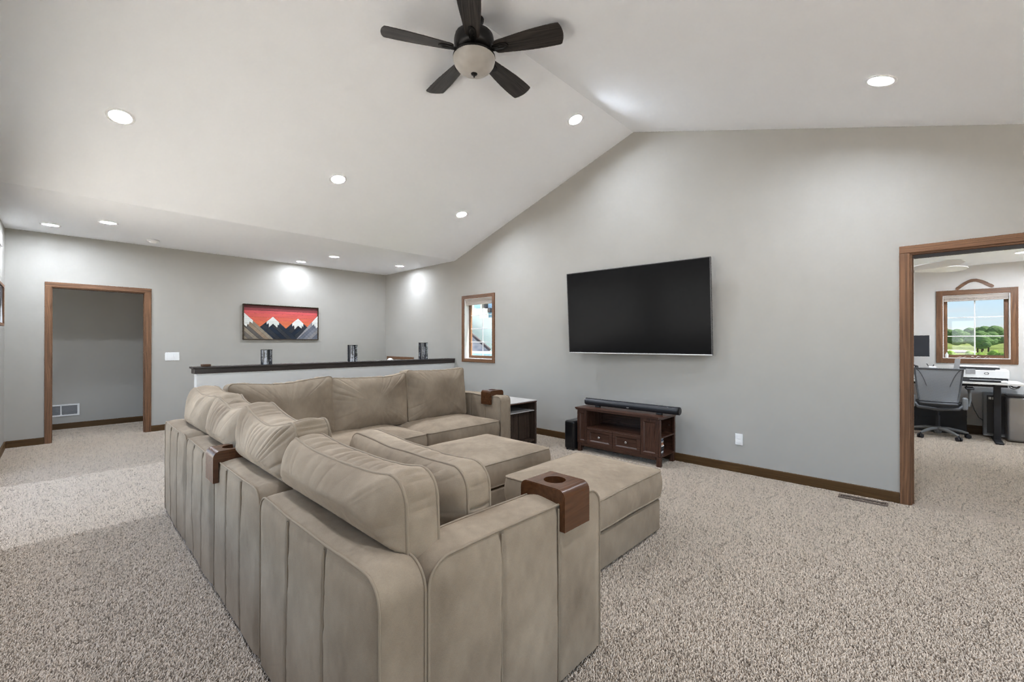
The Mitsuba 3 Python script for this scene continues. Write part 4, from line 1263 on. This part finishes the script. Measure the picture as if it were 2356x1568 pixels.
solo('paper_holder', 'upright pale grey document holder between office chair and printer', 'document holder', cat([bn, bx(p0 - 0.12, p0 - 0.02, 8.36, 8.44, dz, dz + 0.006)]), 'mid_grey')
solo('mouse', 'small white computer mouse on the desk edge under the printer', 'mouse', trimesh.creation.icosphere(3, 1.0).apply_scale((0.034, 0.05, 0.018)).apply_translation((0.755, 8.40, dz + 0.017)), 'white_plastic', True)

mo = thing('monitor', 'black computer monitor on the left of the office desk, partly behind the door jamb', 'monitor')
part(mo, 'cabinet', rb(-0.50, 0.062, 8.71, 8.74, 1.112, 1.42, 0.005), 'black_matte', 40)
part(mo, 'screen', rb(-0.494, 0.056, 8.705, 8.713, 1.12, 1.412, 0.002), 'monitor_screen')
mat('monitor_screen', (0.018, 0.02, 0.027), 0.3)
part(mo, 'stand', cat([rb(-0.25, -0.19, 8.74, 8.77, dz + 0.01, 1.25, 0.006), rb(-0.33, -0.11, 8.66, 8.84, dz, dz + 0.012, 0.005)]), 'black_matte', 40)
rs = thing('desk_riser', 'grey two-drawer riser on the office desk left of the chair', 'desk organizer')
part(rs, 'body', rb(-0.52, 0.14, 8.46, 8.80, dz, 0.93, 0.006), 'grey_plastic', 40)
part(rs, 'drawer', rb(-0.50, -0.19, 8.452, 8.47, dz + 0.012, dz + 0.062, 0.003), 'white_plastic', 40)
part(rs, 'drawer', rb(-0.18, 0.12, 8.452, 8.47, dz + 0.012, dz + 0.062, 0.003), 'white_plastic', 40)
kb = thing('keyboard', 'grey keyboard with dark keys on the office desk beside the chair back', 'keyboard')
part(kb, 'case', rb(-0.42, -0.005, 8.48, 8.62, 0.93 + 0.001, 0.93 + 0.018, 0.004), 'grey_plastic', 40)
part(kb, 'keys', cat([rb(-0.412 + i * 0.0285, -0.388 + i * 0.0285, 8.49 + j * 0.024, 8.509 + j * 0.024, 0.93 + 0.016, 0.93 + 0.023, 0.002, 1) for i in range(14) for j in range(5)]), 'dark_grey', 40)
hp = thing('headphones', 'black headphones lying on the office desk below the monitor', 'headphones')
part(hp, 'band', tube([(-0.15 + 0.075 * math.cos(a), 8.70, 0.93 + 0.03 + 0.03 * math.sin(a)) for a in np.linspace(0, PI, 20)], 0.008, 8), 'black_matte', True)
for x in (-0.225, -0.075):
    part(hp, 'ear_cup', trimesh.creation.icosphere(2, 1.0).apply_scale((0.022, 0.03, 0.026)).apply_translation((x, 8.70, 0.93 + 0.026)), 'black_matte', True)
gp = thing('desk_plant', 'small white tray with pens on the office desk left of the window', 'pen tray')
part(gp, 'tray', rb(0.045, 0.13, 8.50, 8.58, 0.93 + 0.0, 0.93 + 0.05, 0.01), 'white_plastic', 40)
for k, (a, b) in enumerate(((0.06, 0.03), (0.085, -0.02), (0.11, 0.05))):
    part(gp, 'pen', cyl(0.005, (a, 8.54, 0.93 + 0.03), (a - b, 8.55, 0.93 + 0.085 - 0.012 * k), 8), 'black_matte' if k < 2 else 'nickel')

# office chair, its back towards the doorway
oc = thing('office_chair', 'grey mesh office chair with five-star base seen from behind at the desk', 'office chair')
CX, CY = 0.142, 8.50
part(oc, 'gas_column', cat([cyl(0.026, (CX, CY, 0.10), (CX, CY, 0.30)), cyl(0.016, (CX, CY, 0.28), (CX, CY, 0.43))]), 'black_matte', 40)
part(oc, 'hub', lathe([(0, 0.05), (0.03, 0.05), (0.042, 0.075), (0.042, 0.135), (0.03, 0.145), (0, 0.145)], 24, (CX, CY, 0)), 'chair_grey', 40)
mat('chair_grey', (0.14, 0.14, 0.135), 0.45)
mat('chair_frame', (0.075, 0.078, 0.083), 0.45)
for k in range(5):
    a = math.radians(-52 + 72 * k)
    d = np.array([math.cos(a), math.sin(a), 0])
    p = [np.array([CX, CY, 0.115]) + d * r + np.array([0, 0, z]) for r, z in ((0.02, 0.0), (0.12, 0.0), (0.22, -0.018), (0.315, -0.045))]
    part(oc, 'base_arm', tube(p, [0.026, 0.024, 0.020, 0.016], 10), 'chair_grey', 40)
    e = np.array([CX, CY, 0]) + d * 0.315
    n_ = np.array([-d[1], d[0], 0])
    part(oc, 'caster', cat([cyl(0.028, e + n_ * s1 + [0, 0, 0.028], e + n_ * s2 + [0, 0, 0.028], 18) for s1, s2 in ((-0.026, -0.008), (0.008, 0.026))] + [cyl(0.008, e + [0, 0, 0.025], e + [0, 0, 0.07], 10)]), 'black_matte', 40)
seat_pl = [(CX + 0.24 * math.copysign(abs(math.cos(a)) ** 0.5, math.cos(a)), CY + 0.03 + 0.22 * math.copysign(abs(math.sin(a)) ** 0.5, math.sin(a))) for a in np.linspace(0, 2 * PI, 48, endpoint=False)]
part(oc, 'seat', extrude(Polygon(seat_pl).buffer(0), 0.05, basis((0, 0, 0.435), (1, 0, 0), (0, 1, 0), (0, 0, 1))), 'dark_grey', 30)
part(oc, 'under_frame', tube([(CX - 0.235, CY - 0.19, 0.475), (CX - 0.20, CY - 0.215, 0.425), (CX, CY - 0.225, 0.405), (CX + 0.20, CY - 0.215, 0.425), (CX + 0.235, CY - 0.19, 0.475)], 0.022, 10), 'chair_frame', True)
# back: a curved mesh panel in a frame
ub = np.linspace(-1, 1, 21)
vb = np.linspace(0, 1, 17)


def back_pt(u, v, off=0.0):
    w = 0.185 + 0.052 * v ** 0.8
    return (CX + u * w, CY - 0.235 - 0.045 * (1 - u * u) + 0.03 * (1 - v) * v * 4 - 0.02 * v + off, 0.515 + 0.445 * v)


def mesh_col(p, n, uv):
    s = 0.5 + 0.5 * dr.sin(p.z * 900)
    return mi.Color3f(0.32, 0.33, 0.345) * (0.9 + 0.15 * s)


scene['chair_mesh'] = {'type': 'principledthin', 'base_color': proc(mesh_col), 'roughness': 0.8, 'diff_trans': 0.9}
part(oc, 'back_mesh', grid(np.array([[back_pt(u, v) for v in vb] for u in ub])), 'chair_mesh', True)
ring = [back_pt(-1, v) for v in vb] + [back_pt(u, 1) for u in ub[1:-1]] + [back_pt(1, v) for v in vb[::-1]] + [back_pt(u, 0) for u in ub[::-1][1:-1]]
part(oc, 'back_frame', tube(ring, 0.011, 8, True), 'chair_frame', True)
part(oc, 'lumbar_band', tube([back_pt(u, -0.06, -0.01) for u in ub], 0.016, 8), 'chair_frame', True)
for s in (-1, 1):
    part(oc, 'back_seam', tube([back_pt(s * (0.93 - 0.40 * t_ ** 0.6), 0.98 - 0.52 * t_, -0.004) for t_ in np.linspace(0, 1, 14)], 0.0045, 6), 'chair_frame', True)
    part(oc, 'side_bracket', rb(CX + s * 0.255 - 0.028, CX + s * 0.255 + 0.028, CY - 0.22, CY - 0.12, 0.415, 0.58, 0.02, 3), 'grey_plastic', 40)
    part(oc, 'armrest_post', tube([(CX + s * 0.29, CY - 0.13, 0.46), (CX + s * 0.305, CY - 0.10, 0.55), (CX + s * 0.305, CY - 0.06, 0.69)], 0.016, 8), 'chair_grey', True)
    part(oc, 'armrest_pad', rb(CX + s * 0.305 - 0.042, CX + s * 0.305 + 0.042, CY - 0.14, CY + 0.10, 0.685, 0.715, 0.014, 3), 'dark_grey', 40)

ap = thing('air_purifier', 'grey tower air purifier on the carpet behind the desk leg', 'air purifier')
part(ap, 'body', rb(0.60, 0.83, 8.90, 9.06, 0.02, 0.62, 0.012), 'grey_plastic', 40)
part(ap, 'grille', rb(0.635, 0.825, 8.892, 8.905, 0.065, 0.585, 0.004), 'dark_grey', 40)
part(ap, 'foot_strip', rb(0.60, 0.80, 8.885, 8.90, 0.025, 0.045, 0.003), 'mid_grey', 40)
for x in (0.65, 0.685):
    part(ap, 'label_sticker', rb(x, x + 0.026, 8.888, 8.893, 0.53, 0.562, 0.001), 'white_plastic')
bn_ = thing('trash_can', 'brushed steel bin at the right edge under the office desk', 'trash can')
part(bn_, 'body', rb(0.80, 1.16, 8.66, 8.90, 0.01, 0.60, 0.03, 4), 'steel', 40)
part(bn_, 'lid', rb(0.795, 1.165, 8.655, 8.905, 0.60, 0.622, 0.01), 'dark_grey', 40)
cb = thing('power_cable', 'dark cable hanging from the desk down to the air purifier', 'cable')
part(cb, 'cord', tube([(0.42, 8.72, 0.76), (0.44, 8.78, 0.68), (0.465, 8.80, 0.55), (0.51, 8.84, 0.38), (0.555, 8.88, 0.27), (0.60, 8.93, 0.225)], 0.0055, 8), 'dark_grey', True)
cb = thing('cable_bundle', 'loop of dark cable under the right end of the desk top', 'cable')
part(cb, 'cord', tube([(0.79, 8.40, 0.765), (0.80, 8.40, 0.735), (0.835, 8.40, 0.722), (0.87, 8.40, 0.735), (0.885, 8.40, 0.762)], 0.005, 8), 'dark_grey', True)
part(cb, 'cord', tube([(0.80, 8.42, 0.766), (0.83, 8.42, 0.742), (0.86, 8.42, 0.74), (0.885, 8.42, 0.764)], 0.007, 8), 'black_matte', True)
bm = thing('boomerang', 'brown wooden boomerang on the wall over the office window', 'boomerang')
mid = np.array([(0.352, 2.095), (0.40, 2.145), (0.455, 2.19), (0.505, 2.214), (0.555, 2.212), (0.61, 2.185), (0.665, 2.142), (0.71, 2.108)])
sm = np.stack([np.interp(np.linspace(0, 7, 50), range(8), mid[:, i]) for i in (0, 1)], 1)
sm = np.array([sm[max(0, i - 3):i + 4].mean(0) for i in range(50)])
from shapely.geometry import LineString
bp = LineString(sm).buffer(0.021, cap_style='round')
part(bm, 'blade', extrude(bp, 0.010, XZ(OY1 - 0.012)), OAK[0], 30)
of = thing('office_fan', 'white-bladed ceiling fan at the office ceiling, half hidden by the door jamb', 'ceiling fan')
hx, hy, hz_ = -0.17, 6.80, 2.155
part(of, 'motor', lathe([(0, 2.10), (0.05, 2.10), (0.09, 2.12), (0.10, 2.17), (0.07, 2.22), (0.02, 2.23), (0.018, OZ - 0.03), (0.06, OZ - 0.02), (0.065, OZ), (0, OZ)], 32, (hx, hy, 0)), 'dark_grey', 40)
for k in range(5):
    a = math.radians(-41 + 72 * k)
    u = np.linspace(0, 1, 16)
    w = 0.045 + 0.03 * np.sin(u * PI * 0.72)
    w[-3:] *= (0.9, 0.72, 0.35)
    P = Polygon([(0.09 + 0.53 * a_, -b_) for a_, b_ in zip(u, w)] + [(0.09 + 0.53 * a_, b_) for a_, b_ in zip(u[::-1], w[::-1])])
    m = extrude(P, 0.008)
    m.apply_transform(RX(math.radians(-17)))
    m.apply_transform(RZ(a))
    m.apply_translation((hx, hy, hz_))
    part(of, 'blade', m, 'white_plastic', 30)
for x, y, wh in ((0.9, 6.9, 'nearest the doorway on the right'), (-0.9, 6.9, 'on the left behind the jamb'), (0.9, 8.2, 'nearest the office window')):  # unseen lamps, added to brighten the office
    t = thing('recessed_light', 'added unseen recessed light in the office ceiling, ' + wh, 'ceiling light', 'added office ceiling lights')
    w = T().translate([x, y, OZ]).rotate([1, 0, 0], 180)
    scene[t + '__trim_ring'] = {**trim_ply, 'to_world': w}
    scene[t + '__lens'] = {**LENS[0.88], 'to_world': w}
bk = thing('window_box', 'small white bottle on the left of the office window sill', 'bottle')
part(bk, 'body', lathe([(0, 0), (0.016, 0), (0.018, 0.01), (0.018, 0.05), (0.008, 0.062), (0.008, 0.075), (0, 0.076)], 20, (W2[0] + 0.045, OY1 + 0.04, W2[2] + 0.0125)), 'white_plastic', 40)
for k, (a, b, c, lab) in enumerate(((0.36, 0.09, 0.02, 'crumpled pale paper lying on the office window sill, leftmost'), (0.50, 0.10, 0.03, 'folded pale paper lying on the middle of the office window sill'), (0.62, 0.06, 0.028, 'folded brown and white paper on the right of the office window sill'))):
    q = thing('paper', lab, 'paper', 'papers on the office sill')
    xs = np.linspace(0, b, 10)
    G = np.array([[(a + x, OY1 + 0.02 + y, W2[2] + 0.014 + c * abs(math.sin(x / b * PI * 1.6 + k)) * (0.6 + 4 * y)) for y in np.linspace(0, 0.05, 5)] for x in xs])
    part(q, 'sheet', grid(G), 'white_plastic' if k < 2 else 'shade_fabric', True)

# ------------------------------------------------------------------ outdoors
GZ = -3.1


def grass_col(p, n, uv):
    f = fbm(p.x * 0.06, p.y * 0.03, 0.2, 3)
    g = fbm(p.x * 0.5, p.y * 0.25, 0.7, 2)
    return mix((0.12, 0.19, 0.06), (0.29, 0.36, 0.13), f) * (0.7 + 0.6 * g)


diffuse('grass', proc(grass_col))
diffuse('concrete', (0.52, 0.52, 0.52))  # pale tone picked to bounce daylight onto the ceiling
struct('ground', grid(np.array([[(-900.0, YB + 1.0, GZ), (-900, 2500, GZ)], [(900, YB + 1.0, GZ), (900, 2500, GZ)]])), 'grass')
struct('ground_near', grid(np.array([[(-900.0, -900, GZ), (-900, YB + 1.0, GZ)], [(900, -900, GZ), (900, YB + 1.0, GZ)]])), 'concrete')  # unseen ground, made pale as a reflector below the added openings
diffuse('gravel', (0.62, 0.60, 0.54))
solo('gravel_field', 'pale bare field beyond the office window on the left', 'field', extrude(Polygon([(-40, 260), (12.0, 262), (17.5, 280), (15.0, 330), (5, 360), (-60, 350)]), 0.4, basis((0, 0, GZ), (1, 0, 0), (0, 1, 0), (0, 0, 1))), 'gravel')


def leaf_mat(name, c):
    def fn(p, n, uv):
        g = fbm(p.x * 1.1, p.y * 1.1, p.z * 1.1, 3)
        return mi.Color3f(*c) * (0.45 + 1.1 * g)
    return diffuse(name, proc(fn))


LEAF = [leaf_mat('leaf_near', (0.20, 0.33, 0.07)), leaf_mat('leaf_mid', (0.12, 0.21, 0.09)), leaf_mat('leaf_far', (0.12, 0.20, 0.09))]
rt = np.random.default_rng(12)


def crown_mesh(R, hgt, seed):
    bl = []
    r = np.random.default_rng(seed)
    for k in range(7):
        s = trimesh.creation.icosphere(3, 1.0)
        v = s.vertices
        v = v * (1 + 0.45 * (meshkit.fbm(v * 2.6 + seed + k, 3, seed) - 0.5))[:, None]
        q = R * r.uniform(0.45, 0.7)
        c = np.array([r.uniform(-0.5, 0.5) * R, r.uniform(-0.5, 0.5) * R, hgt * r.uniform(0.4, 0.85)])
        bl.append(trimesh.Trimesh(v * [q, q, q * 0.85] + c, s.faces, process=False))
    return cat(bl)


crowns = [crown_mesh(3.2, 7.5, s) for s in (3, 8, 15)]
CP = {(i, k): mikit.ply(crowns[i], LEAF[k], True) for i in range(3) for k in range(3)}
trunk_ply = mikit.ply(cyl(0.28, (0, 0, 0), (0, 0, 4.0), 8, 0.16), 'trunk')
diffuse('trunk', (0.06, 0.045, 0.03))
ORD = ['leftmost', 'second from the left', 'third from the left', 'fourth from the left', 'fifth from the left', 'sixth from the left', 'seventh from the left', 'eighth from the left', 'ninth from the left',
       'tenth from the left', 'eleventh from the left', 'twelfth from the left']
spots = []
for kind, rows in ((1, [(232, 0.9), (262, 1.15), (296, 1.35), (334, 1.5)]), (0, [(126, 0.34), (142, 0.40), (160, 0.36)])):
    got = []
    for y, s_ in rows:
        lo, hi = (0.058, 0.112) if kind else (0.012, 0.106)
        step = 2.5 * 3.2 * s_
        x = y * lo + rt.uniform(0, step)
        while x < y * hi:
            sc_ = s_ * rt.uniform(0.8, 1.0)
            yy = y + rt.uniform(-2, 2)
            if not (kind == 0 and abs(x - 13.2) < 3.6 and abs(yy - 135.8) < 3.0):
                got.append((x, yy, sc_))
            x += step * rt.uniform(1.0, 1.6)
    got.sort(key=lambda g_: g_[0] / g_[1])
    if len(got) > 12:
        got = [got[int(i_ * len(got) / 12)] for i_ in range(12)]
    for n_, (x, y, s_) in enumerate(got):
        t = thing('tree' if kind else 'shrub', (('green tree beyond the office window, ' if kind else 'bright leafy shrub beyond the office window, ') + ORD[n_]), 'tree' if kind else 'shrub', ('shrubs', 'trees')[kind] + ' outside the office window')
        w = T().translate([x, y, GZ]).rotate([0, 0, 1], float(rt.uniform(0, 360))).scale([s_, s_, s_ * float(rt.uniform(0.85, 1.1))])
        scene[t + '__crown'] = {**CP[(int(rt.integers(0, 3)), 1 if kind else 0)], 'to_world': w}
        if kind:
            scene[t + '__trunk'] = {**trunk_ply, 'to_world': w}
wood_ = []
for i in range(34):
    y = rt.uniform(420, 540)
    m = crowns[int(rt.integers(0, 3))].copy()
    m.apply_scale(rt.uniform(1.4, 2.1))
    m.apply_translation((y * (-0.01 + 0.14 * (i + rt.uniform(-0.4, 0.4)) / 33), y, GZ))
    wood_.append(m)
labels['woodland'] = {'label': 'green woodland on the skyline beyond the office window', 'category': 'woodland', 'kind': 'stuff'}
scene['woodland'] = mikit.ply(cat(wood_), LEAF[2], True)
car = thing('car', 'pale teal car with white roof parked on the grass outside the office window', 'car')
ccx, ccy = 13.2, 135.0
body = Polygon([(-2.2, 0.35), (-2.2, 0.85), (-1.5, 0.98), (-0.9, 1.45), (1.1, 1.48), (1.7, 1.0), (2.2, 0.9), (2.2, 0.35)])
part(car, 'body', extrude(body, 1.7, basis((ccx, ccy, GZ), (1, 0, 0), (0, 0, 1), (0, 1, 0))), 'car_paint')
mat('car_paint', (0.30, 0.45, 0.46), 0.3)
part(car, 'roof', rb(ccx - 0.95, ccx + 1.15, ccy, ccy + 1.7, GZ + 1.45, GZ + 1.56, 0.05), 'white_plastic')
part(car, 'window', cat([extrude(Polygon([(-1.3, 0.98), (-0.85, 1.38), (0.05, 1.40), (0.05, 0.98)]), 0.03, basis((ccx, ccy - 0.03, GZ), (1, 0, 0), (0, 0, 1), (0, 1, 0))), extrude(Polygon([(0.15, 0.98), (0.15, 1.40), (1.05, 1.40), (1.5, 1.0)]), 0.03, basis((ccx, ccy - 0.03, GZ), (1, 0, 0), (0, 0, 1), (0, 1, 0)))]), 'black_gloss')
for x in (-1.35, 1.35):
    part(car, 'wheel', cyl(0.34, (ccx + x, ccy - 0.02, GZ + 0.34), (ccx + x, ccy + 0.2, GZ + 0.34), 20), 'black_matte')

# the neighbouring gable seen through the small window of the TV wall
nb = thing('neighbour_house', 'pale lap-sided house with a lower grey shingled roof outside the small TV-wall window', 'house')
HY = 9.0
diffuse('lap_siding', (0.72, 0.76, 0.66))
diffuse('blue_paint', (0.42, 0.60, 0.74))


def shingle_col(p, n, uv):
    g = noise(p.x * 6, p.z * 12)
    return mix((0.16, 0.18, 0.22), (0.34, 0.33, 0.34), g)


diffuse('shingle', proc(shingle_col))
diffuse('dark_rake', (0.05, 0.045, 0.05))
part(nb, 'upper_wall', bx(-15.5, -8.4, HY + 0.5, HY + 0.6, GZ, 4.6), 'blue_paint')
part(nb, 'corner_board', bx(-10.40, -10.28, HY + 0.40, HY + 0.5, 2.2, 4.6), 'lap_siding')
for k in range(14):
    z = 0.98 + k * 0.108
    x1 = -8.4 if z < 2.02 else -9.95 - 0.9 * (z - 2.02)
    b = bx(-14.0, x1, -0.007, 0.007, 0, 0.122)
    b.apply_transform(RX(math.radians(7)))
    b.apply_translation((0, HY + 0.02, z))
    part(nb, 'siding_board', b, 'lap_siding')
part(nb, 'siding_backing', bx(-14.0, -9.9, HY + 0.04, HY + 0.3, GZ, 2.38), 'lap_siding')
part(nb, 'bracket', rb(-10.16, -10.02, HY + 0.25, HY + 0.40, 2.38, 2.56, 0.01), 'dark_rake')
part(nb, 'bracket', rb(-9.92, -9.84, HY + 0.25, HY + 0.40, 2.26, 2.40, 0.01), 'dark_rake')
RY0 = 8.55       # lower roof in front: its rake runs down to the right
roof = Polygon([(-13.5, 1.06), (-9.0, 1.06), (-9.0, 1.02), (-9.05, 1.10), (-10.15, 1.73), (-13.5, 3.65)]).buffer(0)
for k in range(24):
    z0, z1 = 1.06 + k * 0.105, 1.06 + (k + 1) * 0.105 + 0.012
    q = roof.intersection(sbox(-20, z0, 0, z1))
    if q.is_empty:
        continue
    m = extrude(q if q.geom_type == 'Polygon' else max(q.geoms, key=lambda g_: g_.area), 0.014, XZ(RY0 + 0.16 * k / 10))
    part(nb, 'shingle_course', m, 'shingle')
part(nb, 'rake_board', extrude(Polygon([(-9.05, 1.08), (-10.15, 1.71), (-13.5, 3.63), (-13.5, 3.73), (-10.15, 1.79), (-9.0, 1.13)]), 0.06, XZ(RY0 - 0.05)), 'dark_rake')
part(nb, 'gutter', rb(-13.5, -8.9, RY0 - 0.12, RY0, 0.99, 1.06, 0.02), 'white_metal', 40)
part(nb, 'lower_wall', bx(-13.5, -8.9, RY0 + 0.05, RY0 + 0.15, GZ, 1.0), 'blue_paint')
